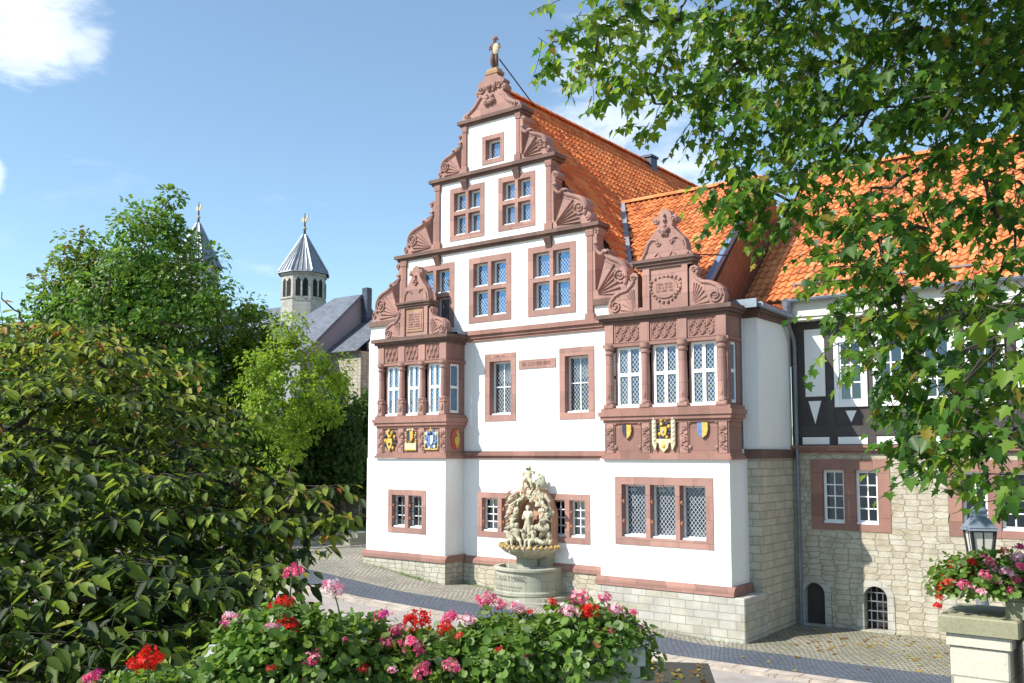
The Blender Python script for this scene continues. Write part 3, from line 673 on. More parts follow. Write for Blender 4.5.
# first floor
for x0, x1, sd in ((-18.04, -16.84, 3), (-15.25, -14.06, 4)):
    o = window(H, x0, x1, 5.47, 7.54, YM, 1, None, .19, depth=.28, hols=holes, nv=2, glass='glasssq', hsplit=[.52], curtain=[(.2, .95, .62, .88)], frt=.24)
    if sd == 3: strokes(o, 'lintel_lettering', x0+.38, x0+.82, 7.42, 7.49, YM-.021, 'letterred', 1, .05, 5)
# ground floor behind the fountain
window(H, -18.31, -16.60, 1.96, 3.31, YM, 2, None, .17, .16, hols=holes, nv=2, nh=4, hinges=True, curtain=[(0, 1, .0, .3)], glass='glassplain')
window(H, -15.78, -14.23, 1.94, 3.33, YM, 2, None, .17, .16, hols=holes, nv=2, nh=4, hinges=True, curtain=[(.52, 1, 0, .75)], glass='glassplain')
w = MB()
wall_xz(w, -23.15, -9.2, -.6, 8.16, YM, holes)
wall_xz(w, -21.5, -14.16, 8.16, 11.1, YM, holes); wall_xz(w, -20.0, -15.6, 11.1, 13.4, YM, holes); wall_xz(w, -18.88, -16.74, 13.4, 15.1, YM, holes)
w.add([(-23.15, YM, 8.16), (-21.5, YM, 8.16), (-21.5, YM, 9.0), (-23.0, YM, 9.0)], [(0, 1, 2, 3)])
w.add([(-14.16, YM, 8.16), (-12.5, YM, 8.16), (-12.72, YM, 8.85), (-14.16, YM, 8.85)], [(0, 1, 2, 3)])
w.box(-23.15, -22.95, YM+.004, 38, -.6, 8.3)
# back of the gable (closed slabs behind each tier)
w.box(-23.0, -12.7, YM+1.2, YM+1.3, 3, 8.9); w.box(-21.5, -14.16, YM+1.2, YM+1.3, 8.9, 11.0); w.box(-20.0, -15.6, YM+.42, YM+.5, 11.6, 13.3); w.box(-18.88, -16.74, YM+.42, YM+.5, 13.4, 15.05)
for a, b, z0, z1 in ((-21.5, -14.16, 8.2, 11.05), (-20.0, -15.6, 11.1, 13.35), (-18.88, -16.74, 13.4, 15.05)):
    w.box(a, a+.05, YM+.004, YM+.45, z0, z1); w.box(b-.05, b, YM+.004, YM+.45, z0, z1)
w.build('wall', 'white', H)
# side wall towards the wing: rubble below, plaster above, and the narrow front return beside the bay
w = MB(); w.box(-9.6, -9.2, YM-.004, 24.62, -.6, 4.36); w.build('rubble_wall', 'quoin', H)
w = MB(); w.box(-9.62, -9.22, YM-.008, 24.60, 4.60, 7.92); w.build('side_wall', 'white', H)
w = MB(); w.box(-9.62, -9.14, YM-.05, 24.58, 4.362, 4.598); w.build('side_string_course', 'reddark', H)
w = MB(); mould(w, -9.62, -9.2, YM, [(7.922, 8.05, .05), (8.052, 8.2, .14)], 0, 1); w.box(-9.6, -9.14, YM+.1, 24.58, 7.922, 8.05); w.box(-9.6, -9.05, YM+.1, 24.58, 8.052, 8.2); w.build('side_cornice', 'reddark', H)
# left block
hl = []
window(H, -21.28, -19.66, 2.0, 3.35, YL, 2, None, .17, .15, hols=hl, nv=2, nh=3, hinges=True, bars=True, curtain=[(0, 1, 0, .22)], glass='glassplain')
w = MB(); wall_xz(w, -22.27, -18.87, 1.35, 4.33, YL, hl)
for xx in (-22.27, -18.87): w.add([(xx, YL, 1.35), (xx, YM, 1.35), (xx, YM, 4.33), (xx, YL, 4.33)], [(0, 1, 2, 3)])
w.build('block_wall', 'white', H)
w = MB(); w.box(-22.33, -18.81, YL-.06, YM, -.3, 1.19); w.build('block_plinth', 'rubble_lichen', H)
w = MB(); w.prism([(YL-.11, 1.19), (YM, 1.19), (YM, 1.39), (YL-.003, 1.39), (YL-.10, 1.29)], -22.39, -18.77, 'x'); w.build('plinth_band', 'red', H)
# right bay
hb = []
window(H, -12.76, -9.98, 2.14, 3.89, YB, 3, None, .20, .13, hols=hb, nv=1, hinges=True, glass='glassfine', depth=.28)
w = MB(); wall_xz(w, -13.22, -9.54, 1.2, 4.36, YB, hb)
for xx in (-13.22, -9.54): w.add([(xx, YB, 1.2), (xx, YM, 1.2), (xx, YM, 4.36), (xx, YB, 4.36)], [(0, 1, 2, 3)])
w.build('bay_wall', 'white', H)
w = MB(); w.bevbox(-13.32, -9.17, YB-.10, YM+.2, -.6, 1.06, .02); w.build('bay_plinth', 'ashlar', H)
w = MB(); w.prism([(YB-.12, 1.07), (YM-.02, 1.07), (YM-.02, 1.29), (YB-.003, 1.29), (YB-.09, 1.2)], -13.34, -9.44, 'x'); w.build('bay_plinth_band', 'red', H)
# middle plinth, string course and cornices
w = MB(); w.box(-18.80, -13.33, YM-.08, YM+.1, -.6, 1.15); w.build('middle_plinth', 'rubble', H)
w = MB(); w.prism([(YM-.13, 1.15), (YM+.05, 1.15), (YM+.05, 1.36), (YM-.003, 1.36), (YM-.12, 1.26)], -18.73, -13.35, 'x'); w.build('plinth_band', 'red', H)
w = MB(); mould(w, -18.84, -13.24, YM, [(4.33, 4.42, .05), (4.42, 4.52, .12), (4.52, 4.56, .07)]); w.build('string_course', 'red', H)
w = MB(); mould(w, -18.84, -13.24, YM, [(7.97, 8.06, .05), (8.06, 8.16, .10), (8.16, 8.28, .17), (8.28, 8.31, .1)])
w.build('string_course', 'red', H)
for a, b, z in ((-21.72, -13.95, 10.90), (-20.18, -15.45, 13.22), (-18.96, -16.66, 14.93)):
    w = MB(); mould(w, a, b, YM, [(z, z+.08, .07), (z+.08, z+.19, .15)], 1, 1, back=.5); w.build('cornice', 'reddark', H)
for a, z in ((-20.0, 10.88), (-15.6, 10.88), (-18.85, 13.2), (-16.78, 13.2)):
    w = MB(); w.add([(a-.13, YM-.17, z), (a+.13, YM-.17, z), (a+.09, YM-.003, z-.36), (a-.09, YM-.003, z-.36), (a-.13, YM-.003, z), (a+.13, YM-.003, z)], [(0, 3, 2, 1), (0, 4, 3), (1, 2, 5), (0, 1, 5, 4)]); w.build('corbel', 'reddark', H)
w = MB()
for a, b, z0, z1 in ((-21.60, -21.40, 8.25, 10.9), (-14.26, -14.06, 8.25, 10.9), (-20.1, -19.92, 11.09, 13.22), (-15.68, -15.5, 11.09, 13.22), (-18.93, -18.80, 13.41, 14.93), (-16.80, -16.66, 13.41, 14.93)):
    w = MB(); w.box(a, b, YM-.06, YM+.45, z0, z1); w.box(a-.05, b+.05, YM-.09, YM+.2, z0+.01, z0+.22); w.box(a-.03, b+.03, YM-.08, YM+.2, z1-.18, z1-.002); w.build('pilaster', 'red', H)
for sg, x, z, ww, hh, fo in ((1, -14.05, 8.86, 1.22, 2.0, 15), (1, -15.49, 11.10, 1.34, 1.66, 15), (1, -16.65, 13.42, 1.08, 1.30, 12), (-1, -21.61, 8.98, 1.30, 1.8, 15), (-1, -20.11, 11.10, 1.34, 1.56, 15), (-1, -18.94, 13.42, 1.0, 1.24, 12)):
    scroll('gable_scroll', H, x, z, ww, hh, YM-.05, YM+.32, sg, flutes=fo)
for a, b, z in ((-23.1, -21.6, 8.80), (-14.05, -12.68, 8.68)): w = MB(); w.box(a, b, YM-.09, YM+.35, z, z+.17); w.build('scroll_footing', 'reddark', H)
# crowning piece and finial figure
w = MB(); TOP = [(1.16, 0), (1.18, .1), (1.12, .22), (.98, .27), (.86, .33), (.70, .45), (.56, .62), (.47, .70), (.56, .74), (.60, .83), (.54, .92), (.46, .94), (.54, 1.02), (.50, 1.10), (.38, 1.17), (.28, 1.24), (.24, 1.34)]
ornament(w, XC, 15.11, TOP, YM-.02, YM+.30)
for sg in (1, -1):
    w.tube([(XC+sg*(a-.1), YM-.03, 15.11+b-.04) for a, b in TOP[2:8]], .05, 6); spiral(w, (XC+sg*.95, 15.24), .11, YM-.02, 1.4, .03, sg)
    spiral(w, (XC+sg*.36, 16.0), .12, YM-.03, 1.3, .035, sg); w.ball((XC+sg*.52, YM+.05, 15.93), .12, n=8)
w.blobs([((XC+R.uniform(-.22, .22), YM-.04, 15.35+R.uniform(0, .7)), R.uniform(.06, .12)) for i in range(16)], .3)
w.build('gable_crown', 'redpale', H)
def skin(name, joints, edges, mat, parent, sub=2):
    me = bpy.data.meshes.new(name); ks = list(joints); o0 = org(parent)
    me.from_pydata([Vector(joints[k][:3])-o0 for k in ks], [(ks.index(a), ks.index(b)) for a, b in edges], [])
    o = bpy.data.objects.new(name, me); COL.objects.link(o); o.modifiers.new('s', 'SKIN'); sd = o.modifiers.new('u', 'SUBSURF'); sd.levels = sub; sd.render_levels = sub
    for i, k in enumerate(ks):
        v = me.skin_vertices[0].data[i]; r = joints[k][3]; v.radius = (r, r); v.use_root = (i == 0)
    dg = bpy.context.evaluated_depsgraph_get(); dg.update(); nm = bpy.data.meshes.new_from_object(o.evaluated_get(dg))
    bpy.data.objects.remove(o); nm.materials.clear(); nm.materials.append(MT[mat]); nm.name = name
    nm.polygons.foreach_set('use_smooth', [True]*len(nm.polygons))
    o = bpy.data.objects.new(name, nm); COL.objects.link(o); o.parent = parent; return o
def figure(name, base, h, yaw, mat, parent, pose='stand'):
    """a small stone figure: hips first, then spine, head, arms, legs; pose offsets in head units"""
    b = Vector(base); c, s_ = math.cos(yaw), math.sin(yaw)
    def P(x, y, z, r): return (b.x+(x*c-y*s_)*h, b.y+(x*s_+y*c)*h, b.z+z*h, r*h)
    J = dict(hip=P(0, 0, .52, .10), waist=P(.01, 0, .62, .09), chest=P(0, -.01, .74, .11), neck=P(0, 0, .835, .04), head=P(.0, -.015, .905, .062), crown=P(0, -.01, .97, .05),
             sl=P(-.115, 0, .79, .045), el=P(-.17, -.02, .64, .036), hl=P(-.10, -.11, .60, .03), sr=P(.115, 0, .79, .045), er=P(.175, 0, .65, .036), hr=P(.15, -.09, .72, .03),
             tl=P(-.06, -.01, .48, .062), kl=P(-.07, -.05, .27, .046), al=P(-.07, 0, .05, .032), fl=P(-.075, -.07, .015, .028), tr=P(.06, 0, .48, .062), kr=P(.07, -.01, .27, .046), ar=P(.08, .02, .05, .032), fr=P(.10, -.05, .015, .028))
    if pose == 'drape':                      # long robe: legs close, one knee forward, arm raised
        J['kl'] = P(-.06, -.09, .28, .075); J['kr'] = P(.05, -.01, .26, .08); J['al'] = P(-.05, -.02, .04, .06); J['ar'] = P(.05, .02, .04, .065); J['hl'] = P(-.02, -.12, .66, .03); J['er'] = P(.20, -.02, .68, .036); J['hr'] = P(.14, -.10, .80, .03)
    if pose == 'sit':
        J['hip'] = P(0, 0, .26, .10); J['waist'] = P(.0, 0, .38, .09); J['chest'] = P(0, -.02, .52, .10); J['neck'] = P(0, -.02, .62, .05); J['head'] = P(.02, -.05, .72, .09); J['crown'] = P(.03, -.04, .82, .07)
        J['sl'] = P(-.13, 0, .56, .055); J['el'] = P(-.22, -.06, .44, .045); J['hl'] = P(-.16, -.2, .42, .04); J['sr'] = P(.13, 0, .56, .055); J['er'] = P(.24, -.05, .50, .045); J['hr'] = P(.25, -.16, .62, .04)
        J['tl'] = P(-.08, -.03, .24, .08); J['kl'] = P(-.13, -.27, .27, .065); J['al'] = P(-.12, -.27, .06, .045); J['fl'] = P(-.13, -.36, .02, .04); J['tr'] = P(.08, -.03, .24, .08); J['kr'] = P(.16, -.25, .25, .065); J['ar'] = P(.20, -.26, .05, .045); J['fr'] = P(.21, -.35, .02, .04)
    ed = [('hip', 'waist'), ('waist', 'chest'), ('chest', 'neck'), ('neck', 'head'), ('head', 'crown'), ('chest', 'sl'), ('sl', 'el'), ('el', 'hl'), ('chest', 'sr'), ('sr', 'er'), ('er', 'hr'), ('hip', 'tl'), ('tl', 'kl'), ('kl', 'al'), ('al', 'fl'), ('hip', 'tr'), ('tr', 'kr'), ('kr', 'ar'), ('ar', 'fr')]
    return skin(name, J, ed, mat, parent)
w = MB(); w.bevbox(XC-.24, XC+.30, YM-.04, YM+.34, 16.44, 16.56, .03); w.bevbox(XC-.18, XC+.24, YM, YM+.3, 16.56, 16.64, .02); w.build('finial_pedestal', 'ochre', H)
fg = figure('finial_figure', (XC+.04, YM+.14, 16.63), 1.02, .35, 'reddark', H, 'drape')
w = MB(); w.lathe((XC+.2, YM+.05, 17.22), [(.001, .0), (.12, .01), (.17, .05), (.12, .1), (.001, .11)], 12, sx=1, sy=.5); w.ball((XC+.2, YM+.0, 17.22), .17, .8, .35, 1.15, 10); w.build('shield', 'fountgreen', fg)
w = MB(); w.ball((XC+.05, YM+.12, 17.63), .085, 1, 1, .8, 8); w.tube([(XC+.05, YM+.12, 17.67), (XC+.06, YM+.2, 17.72), (XC+.08, YM+.27, 17.62)], [.03, .04, .02], 6); w.build('helmet', 'redpale', fg)
w = MB(); w.tube([(XC+.12, YM+.28, 17.0), (XC+.12, YM+2.3, 15.98)], .022, 6); w.build('stay_rod', 'iron', H)

# ---- oriels
def oriel(x0, x1, y, yb, zc, cols, kind):
    """sandstone oriel: frieze, windows between columns, sill, heraldic parapet; zc = column centres"""
    rt = MB()
    # parapet, sill, window zone core, frieze
    rt.box(x0, x1, y, yb, 4.5, 5.30); rt.box(x0+.05, x1-.03, y+.28, yb, 5.3, 5.66)
    mould(rt, x0, x1, y, [(4.34, 4.42, .09), (4.42, 4.50, .05)], 1, 1, back=yb-y)
    mould(rt, x0, x1, y, [(5.28, 5.36, .05), (5.36, 5.46, .11), (5.46, 5.58, .15), (5.58, 5.68, .09)], 1, 1, back=yb-y)
    o = rt.build('oriel', 'red', H)
    rt = MB(); rt.box(x0, x1, y, yb, 7.36, 7.98); mould(rt, x0, x1, y, [(7.30, 7.38, .05)], 1, 1, back=yb-y); rt.build('frieze', 'red', o)
    c = MB(); mould(c, x0, x1, y, [(7.90, 7.98, .05), (7.98, 8.06, .12), (8.06, 8.17, .2)], 1, 1, back=yb-y); c.build('oriel_cornice', 'reddark', o)
    for i, xc in enumerate(zc):
        m = MB()
        if kind == 'left':
            m.bevbox(xc-.13, xc+.13, y-.10, y+.12, 5.68, 5.76, .015); m.bevbox(xc-.11, xc+.11, y-.085, y+.1, 5.76, 6.08, .02); m.ball((xc, y-.09, 5.92), .085, .8, .5, 1.3, 8); m.bevbox(xc-.13, xc+.13, y-.10, y+.12, 6.08, 6.16, .015)
            m.lathe((xc, y-.0, 6.16), [(.125, 0), (.125, .05), (.095, .08), (.10, .3), (.092, .78), (.085, .95), (.12, .98), (.12, 1.03), (.09, 1.06), (.14, 1.12), (.14, 1.20)], 14)
        else:
            m.bevbox(xc-.15, xc+.15, y-.11, y+.12, 5.68, 5.78, .015); m.lathe((xc, y, 5.78), [(.125, 0), (.125, .06), (.105, .09), (.115, .5), (.10, 1.2), (.098, 1.3), (.13, 1.33), (.13, 1.38), (.10, 1.41), (.145, 1.47), (.15, 1.55), (.15, 1.58)], 14)
            m.ball((xc, y-.1, 6.0), .06, .8, .4, 1.6, 8); m.ball((xc, y-.1, 6.3), .045, .8, .4, 1.5, 8)
        m.build('column', 'redpale', o)
    for i in range(len(zc)-1):
        p = MB(); a, b = zc[i]+.17, zc[i+1]-.17
        ring(p, a-.02, b+.02, y-.012, y+.02, 7.40, 7.90, .03); carved(p, a+.02, b-.02, 7.45, 7.86, y-.004, n=6, rows=2, seed=i); p.build('carved_panel', 'redpale', o)
    for xc in zc:
        p = MB(); p.box(xc-.13, xc+.13, y-.045, y+.01, 7.385, 7.90); p.build('frieze_block', 'redpale', o)
        p = MB(); p.box(xc-.11, xc+.11, y-.04, y+.01, 4.51, 5.28); carved(p, xc-.09, xc+.09, 4.6, 5.2, y-.044, n=1, rows=4); p.build('parapet_pilaster', 'redpale', o)
        d = MB(); d.box(xc+.125, xc+.16, y-.02, y-.002, 4.51, 5.27); d.build('dark_joint', 'reddark', o); d = MB(); d.box(xc-.16, xc-.13, y-.018, y-.002, 4.51, 5.27); d.build('dark_joint', 'reddark', o)
    for i in range(len(zc)-1):
        a, b = zc[i]+.13, zc[i+1]-.13
        q = MB(); ring(q, a, b, y+.08, y+.3, 5.66, 7.34, .045); wo = q.build('oriel_window', 'red', o)
        a += .045; b -= .045; s = MB(); s0 = y+.10
        ring(s, a, b, s0, s0+.06, 5.70, 7.30, .075); s.box((a+b)/2-.045, (a+b)/2+.045, s0-.004, s0+.055, 5.77, 7.23); zt = 6.56
        s.box(a+.07, b-.07, s0-.006, s0+.05, zt-.045, zt+.045); s.box(a, b, s0-.09, s0-.002, 5.68, 5.74)
        wo.data.materials.append(MT['frame']); s.build('window_sash', 'frame', o)
        g = MB(); g.add([(a, s0+.035, 5.72), (b, s0+.035, 5.72), (b, s0+.035, 7.28), (a, s0+.035, 7.28)], [(0, 1, 2, 3)]); g.build('window_pane', 'glassfine' if kind == 'right' else 'glass', o)
        k = MB(); n = 16; vs = []; xa, xb = (a, a+(b-a)*.38) if i % 3 != 2 else (b-(b-a)*.2, b)
        for j in range(n+1): xx = xa+(xb-xa)*j/n; yy = s0+.14+.02*math.sin(j*2); vs += [(xx, yy, 5.72), (xx, yy, 7.28)]
        k.add(vs, [(2*j, 2*j+2, 2*j+3, 2*j+1) for j in range(n)])
        if (kind, i) in (('right', 0), ('left', 2), ('right', 2)): k.build('curtain', 'curtain', o)
    # side faces with one narrow window each
    for xs, sg in ((x1, 1), (x0, -1)):
        sd = MB(); xa, xb = (xs-.1, xs) if sg > 0 else (xs, xs+.1)
        sd.box(xa, xb, y+.004, y+.2, 5.66, 7.36); sd.box(xa, xb, yb-.24, yb, 5.66, 7.36); sd.box(xa, xb, y+.2, yb-.24, 5.66, 5.74); sd.box(xa, xb, y+.2, yb-.24, 7.26, 7.36); sd.build('oriel_side', 'red', o)
    for xs, sg in ((x1-.06, 1), (x0+.06, -1)):
        f = MB(); g = MB(); ya, yc = y+.2, yb-.24
        for (b0, b1) in ((ya, ya+.06), (yc-.06, yc)): f.box(xs-.025, xs+.025, b0, b1, 5.74, 7.26)
        for (b0, b1) in ((5.74, 5.82), (6.5, 6.58), (7.2, 7.26)): f.box(xs-.024, xs+.024, ya+.06, yc-.06, b0, b1)
        g.add([(xs, ya, 5.75), (xs, yc, 5.75), (xs, yc, 7.25), (xs, ya, 7.25)], [(0, 1, 2, 3)])
        f.build('side_sash', 'frame', o); g.build('side_pane', 'glass', o)
    k = MB(); k.box(x0+.14, x1-.14, yb-.02, yb+.005, 5.6, 7.35); k.build('room_back', 'dark', o)
    return o
OL = oriel(-21.76, -18.87, YL, YM, [-21.65, -20.73, -19.85, -18.97], None, 'left')
OR = oriel(-13.03, -9.54, YB, YM-.3, [-12.89, -11.81, -10.74, -9.68], None, 'right')
w = MB(); w.box(-9.56, -9.5, YM-.32, YM-.29, 4.6, 8.1); w.build('downpipe', 'pipe', H)
w = MB(); w.box(-13.0, -9.6, YM-.3, YM, 4.37, 8.1); w.build('bay_return', 'white', H)
w = MB(); w.add([(-22.0, YL-.2, 8.175), (-18.66, YL-.2, 8.175), (-18.66, YM, 8.32), (-22.0, YM, 8.32)], [(0, 1, 2, 3)]); w.box(-18.68, -18.64, YL+.3, YM, 8.18, 8.26); w.build('oriel_flashing', 'zinc', OL)

def scrollet(mb, x, z, w, h, y0, y1, sg):
    P = lambda a, b: (x+sg*w*a, z+h*b)
    mb.prism([P(*p) for p in [(0, 0), (0, .98), (.05, 1.06), (.16, 1.08), (.25, 1.02), (.26, .92), (.20, .84), (.24, .76), (.38, .68), (.6, .64), (.8, .56), (.94, .42), (1, .25), (.98, .08), (.93, 0)]], y0, y1)
    mb.tube([(P(a, b)[0], y0-.01, P(a, b)[1]) for a, b in [(.12, .86), (.19, .76), (.36, .62), (.58, .58), (.76, .50), (.88, .38), (.93, .24)]], .04, 6)
    spiral(mb, P(.74, .24), h*.17, y0, 1.7, .03, -sg, a0=0 if sg > 0 else math.pi); spiral(mb, P(.14, .96), h*.08, y0, 1.2, .022, sg)
    c = P(.08, .05)
    for i in range(7):
        t = i/6; e = P(.14+.42*t, .62-.5*t*t); s = (c[0]+(e[0]-c[0])*.2, c[1]+(e[1]-c[1])*.2); mb.tube([(s[0], y0-.0, s[1]), (e[0], y0-.012, e[1])], [.01, .026], 5)
# crowning aedicule of the right bay
w = MB(); y0, y1 = YB+.02, YB+.34
w.box(-11.86, -10.57, y0, y1, 8.17, 9.28); w.box(-11.86, -11.66, y0-.05, y1, 8.17, 9.28); w.box(-10.73, -10.57, y0-.05, y1, 8.17, 9.28)
w.box(-12.02, -11.86, y0, y1-.05, 8.17, 8.3)
ornament(w, -11.22, 9.52, [(.78, 0), (.72, .08), (.62, .16), (.60, .34), (.54, .48), (.42, .60), (.30, .72), (.20, .84), (.24, .92), (.33, .95), (.35, 1.05), (.28, 1.12), (.2, 1.08), (.18, 1.16), (.1, 1.26), (0, 1.32)], y0, y1-.04)
for sg in (1, -1):
    w.tube([(-11.22+sg*a, y0-.01, 9.52+b) for a, b in ((.66, .06), (.54, .24), (.5, .4), (.38, .52), (.24, .5), (.2, .4))], .035, 6); spiral(w, (-11.22+sg*.2, 9.93), .08, y0, 1.2, .022, sg); spiral(w, (-11.22+sg*.25, 10.52), .08, y0, 1.2, .028, sg)
    w.tube([(-11.22+sg*.12, y0-.01, 9.56), (-11.22+sg*.2, y0-.01, 9.68), (-11.22+sg*.3, y0-.01, 9.6)], .02, 5)
w.blobs([((-11.22+a, y0-.03, 10.22+b), r) for a, b, r in ((0, 0, .11), (-.1, .05, .06), (.1, .05, .06), (0, .13, .07), (-.06, -.08, .05), (.06, -.08, .05), (0, .3, .06), (0, .42, .05))], .2)
cg = (-11.22, 8.74)
for i in range(22):
    a = 2*math.pi*i/22; rx, rz = .43, .33; k = 1+.10*math.sin(3*a); w.ball((cg[0]+rx*k*math.cos(a), y0-.02, cg[1]+rz*k*math.sin(a)), R.uniform(.035, .06), 1, .8, 1, 7)
w.lathe((0, 0, 0), [(0.001, 0)], 3) if False else None
scrollet(w, -10.55, 8.17, .96, 1.0, y0, y1-.08, 1); scrollet(w, -12.03, 8.17, .92, 1.0, y0, y1-.08, -1)
oc = w.build('bay_crown', 'redpale', H)
w = MB(); mould(w, -11.98, -10.50, y0, [(9.28, 9.36, .05), (9.36, 9.44, .10), (9.44, 9.52, .16)], 1, 1, back=.34); w.build('crown_cornice', 'reddark', oc)
w = MB(); w.prism([(cg[0]+.36*math.cos(2*math.pi*i/20), cg[1]+.26*math.sin(2*math.pi*i/20)) for i in range(20)], y0-.035, y0+.01); w.build('cartouche', 'redpale', oc)
strokes(oc, 'cartouche_lettering', -11.46, -10.98, 8.62, 8.88, y0-.036, 'letterred', 3, .06, 9)
# crowning aedicule of the left oriel
w = MB(); y0, y1 = YL+.02, YL+.32
w.box(-20.78, -19.64, y0, y1, 8.17, 9.1); w.box(-20.78, -20.62, y0-.05, y1, 8.17, 9.1); w.box(-19.78, -19.64, y0-.05, y1, 8.17, 9.1)
ornament(w, -20.2, 9.3, [(.58, 0), (.55, .1), (.52, .28), (.46, .42), (.34, .56), (.24, .70), (.17, .82), (.22, .88), (.28, .94), (.26, 1.02), (.16, 1.02), (.12, 1.1), (0, 1.16)], y0, y1-.04)
for sg in (1, -1):
    w.tube([(-20.2+sg*a, y0-.01, 9.3+b) for a, b in ((.48, .08), (.44, .26), (.34, .38), (.2, .36), (.16, .28))], .03, 6); spiral(w, (-20.2+sg*.2, 10.2), .06, y0, 1.2, .022, sg)
w.blobs([((-20.2+a, y0-.02, 9.98+b), r) for a, b, r in ((0, 0, .08), (-.07, -.06, .05), (.07, -.06, .05), (0, .14, .06), (0, -.12, .05))], .2)
scrollet(w, -19.62, 8.17, .76, .85, y0, y1-.08, 1); scrollet(w, -20.8, 8.17, .76, .85, y0, y1-.08, -1)
oc = w.build('oriel_crown', 'redpale', H)
w = MB(); mould(w, -20.84, -19.62, y0, [(9.1, 9.17, .05), (9.17, 9.24, .09), (9.24, 9.3, .14)], 1, 1, back=.3); w.build('crown_cornice', 'reddark', oc)
w = MB(); w.box(-20.56, -19.84, y0-.03, y0+.01, 8.34, 9.04); w.build('inscription_ground', 'ochre', oc)
w = MB(); w.box(-20.5, -19.9, y0-.045, y0-.028, 8.42, 8.96); w.build('inscription_tablet', 'redpale', oc)
strokes(oc, 'tablet_lettering', -20.44, -19.94, 8.46, 8.92, y0-.046, 'letterred', 6, .045, 3)
w = MB(); w.tube([(-10.62, YB+.3, 9.6), (-9.95, 22.4, 9.62)], .018, 5); w.build('stay_rod', 'iron', OR)

# ---- coats of arms
def shield_pts(cx, cz, w, h): return [(cx-w, cz+h), (cx, cz+h*1.05), (cx+w, cz+h), (cx+w*1.02, cz+.1*h), (cx+w*.75, cz-.55*h), (cx, cz-h), (cx-w*.75, cz-.55*h), (cx-w*1.02, cz+.1*h)]
def halves(mb, cx, cz, w, h, y, ma, mb_, t=.05):
    P = shield_pts(cx, cz, w, h); L = [p for p in P if p[0] <= cx+1e-6]; Rr = [p for p in P if p[0] >= cx-1e-6]
    mb.prism([P[0], P[1], P[5], P[6], P[7]], y-t, y, 'y', ma); mb.prism([P[1], P[2], P[3], P[4], P[5]], y-t, y, 'y', mb_)
HM = ['gold', 'black', 'blue', 'silver', 'cream', 'scarlet', 'redpale']
def arms(par, spec, cx, cz, y, rg):
    mb = MB()
    if spec == 'party_black': halves(mb, cx, cz, .13, .18, y, 1, 0)
    if spec == 'party_blue': halves(mb, cx, cz, .14, .19, y, 2, 0)
    if spec == 'mantled':                    # yellow shield and crest in black and yellow leaf mantling
        halves(mb, cx, cz-.13, .12, .17, y, 0, 0, .06); mb.ball((cx, y-.06, cz-.13), .05, 1, .5, 1.2, 8, 1)
        for i in range(14):
            a = math.pi*(.02+1.96*i/13)+math.pi/2*3; rr = .22+.03*(i % 2); mb.ball((cx+rr*.95*math.cos(a), y-.02, cz+rr*1.2*math.sin(a)), .052, 1, .6, 1.2, 7, (1, 0, 1)[i % 3])
        for sx_ in (-.09, .09): mb.tube([(cx+sx_*.4, y-.03, cz+.12), (cx+sx_, y-.04, cz+.2), (cx+sx_*1.4, y-.03, cz+.3)], [.04, .045, .02], 6, 0)
        mb.ball((cx, y-.05, cz+.1), .06, 1, .7, 1, 8, 0)
    if spec == 'cream_party':
        halves(mb, cx, cz+.08, .13, .17, y, 1, 0, .06)
        mb.box(cx-.24, cx+.24, y-.035, y, cz-.32, cz-.12, 4)
        for i in range(10): mb.ball((cx-.22+.05*i, y-.03, cz-.33+.0*i), .03, 1, .6, 1, 6, 0)
        for sg in (1, -1):
            for j in range(6): mb.ball((cx+sg*(.2+.02*math.sin(j*2)), y-.02, cz-.1+.075*j), .035, 1, .6, 1.1, 6, (4, 0, 6)[j % 3])
        mb.blobs([((cx+a, y-.03, cz+.3), .045) for a in (-.1, 0, .1)], .2, 7, 4)
    if spec == 'blue_mantled':
        for i in range(20):
            a = 2*math.pi*i/20; rr = .17+.05*(i % 3)/2; mb.ball((cx+rr*1.05*math.cos(a), y-.025, cz+rr*1.3*math.sin(a)), .055, 1, .6, 1.2, 7, (2, 2, 3)[i % 3])
        halves(mb, cx, cz-.04, .11, .15, y, 2, 3, .07); mb.blobs([((cx+a, y-.04, cz+.26+b), .04) for a, b in ((-.03, 0), (.04, 0), (0, .06))], .2, 7, 0)
        mb.box(cx-.26, cx+.26, y-.03, y, cz-.33, cz-.28, 0)
        for sg in (1, -1): mb.tube([(cx+sg*.27, y-.02, cz-.3+.09*j) for j in range(7)], [.02, .03, .02, .03, .02, .03, .02], 5, 4)
    if spec == 'framed':
        for sg in (1, -1):
            mb.bevbox(cx+sg*.27-.06, cx+sg*.27+.06, y-.07, y, cz-.24, cz+.45, .015, 4)
            for j in range(6): mb.ball((cx+sg*.27, y-.075, cz-.15+.11*j), .035, 1.2, .6, 1, 6, 3)
            mb.prism([(cx+sg*.33, cz-.24), (cx+sg*.2, cz-.24), (cx+sg*.24, cz-.42)], y-.06, y, 'y', 4)
        mb.box(cx-.33, cx+.33, y-.05, y, cz-.22, cz-.12, 4); mb.prism([(cx-.14, cz-.22), (cx+.14, cz-.22), (cx+.12, cz-.34), (cx, cz-.46), (cx-.12, cz-.34)], y-.06, y, 'y', 4); mb.ball((cx, y-.06, cz-.3), .06, 1, .5, 1, 8, 0)
        for i in range(12):
            a = 2*math.pi*i/12; mb.ball((cx+.15*math.cos(a), y-.02, cz+.1+.19*math.sin(a)), .05, 1, .6, 1, 7, (1, 0, 1)[i % 3])
        halves(mb, cx, cz+.06, .09, .12, y, 0, 0, .07); mb.ball((cx, y-.07, cz+.06), .035, 1, .5, 1, 7, 2)
        mb.blobs([((cx+a, y-.04, cz+.36+b), .05) for a, b in ((-.06, 0), (.06, 0), (0, .05), (-.1, .05), (.1, .05))], .2, 7, 0)
    mb.build('coat_of_arms', HM, par)
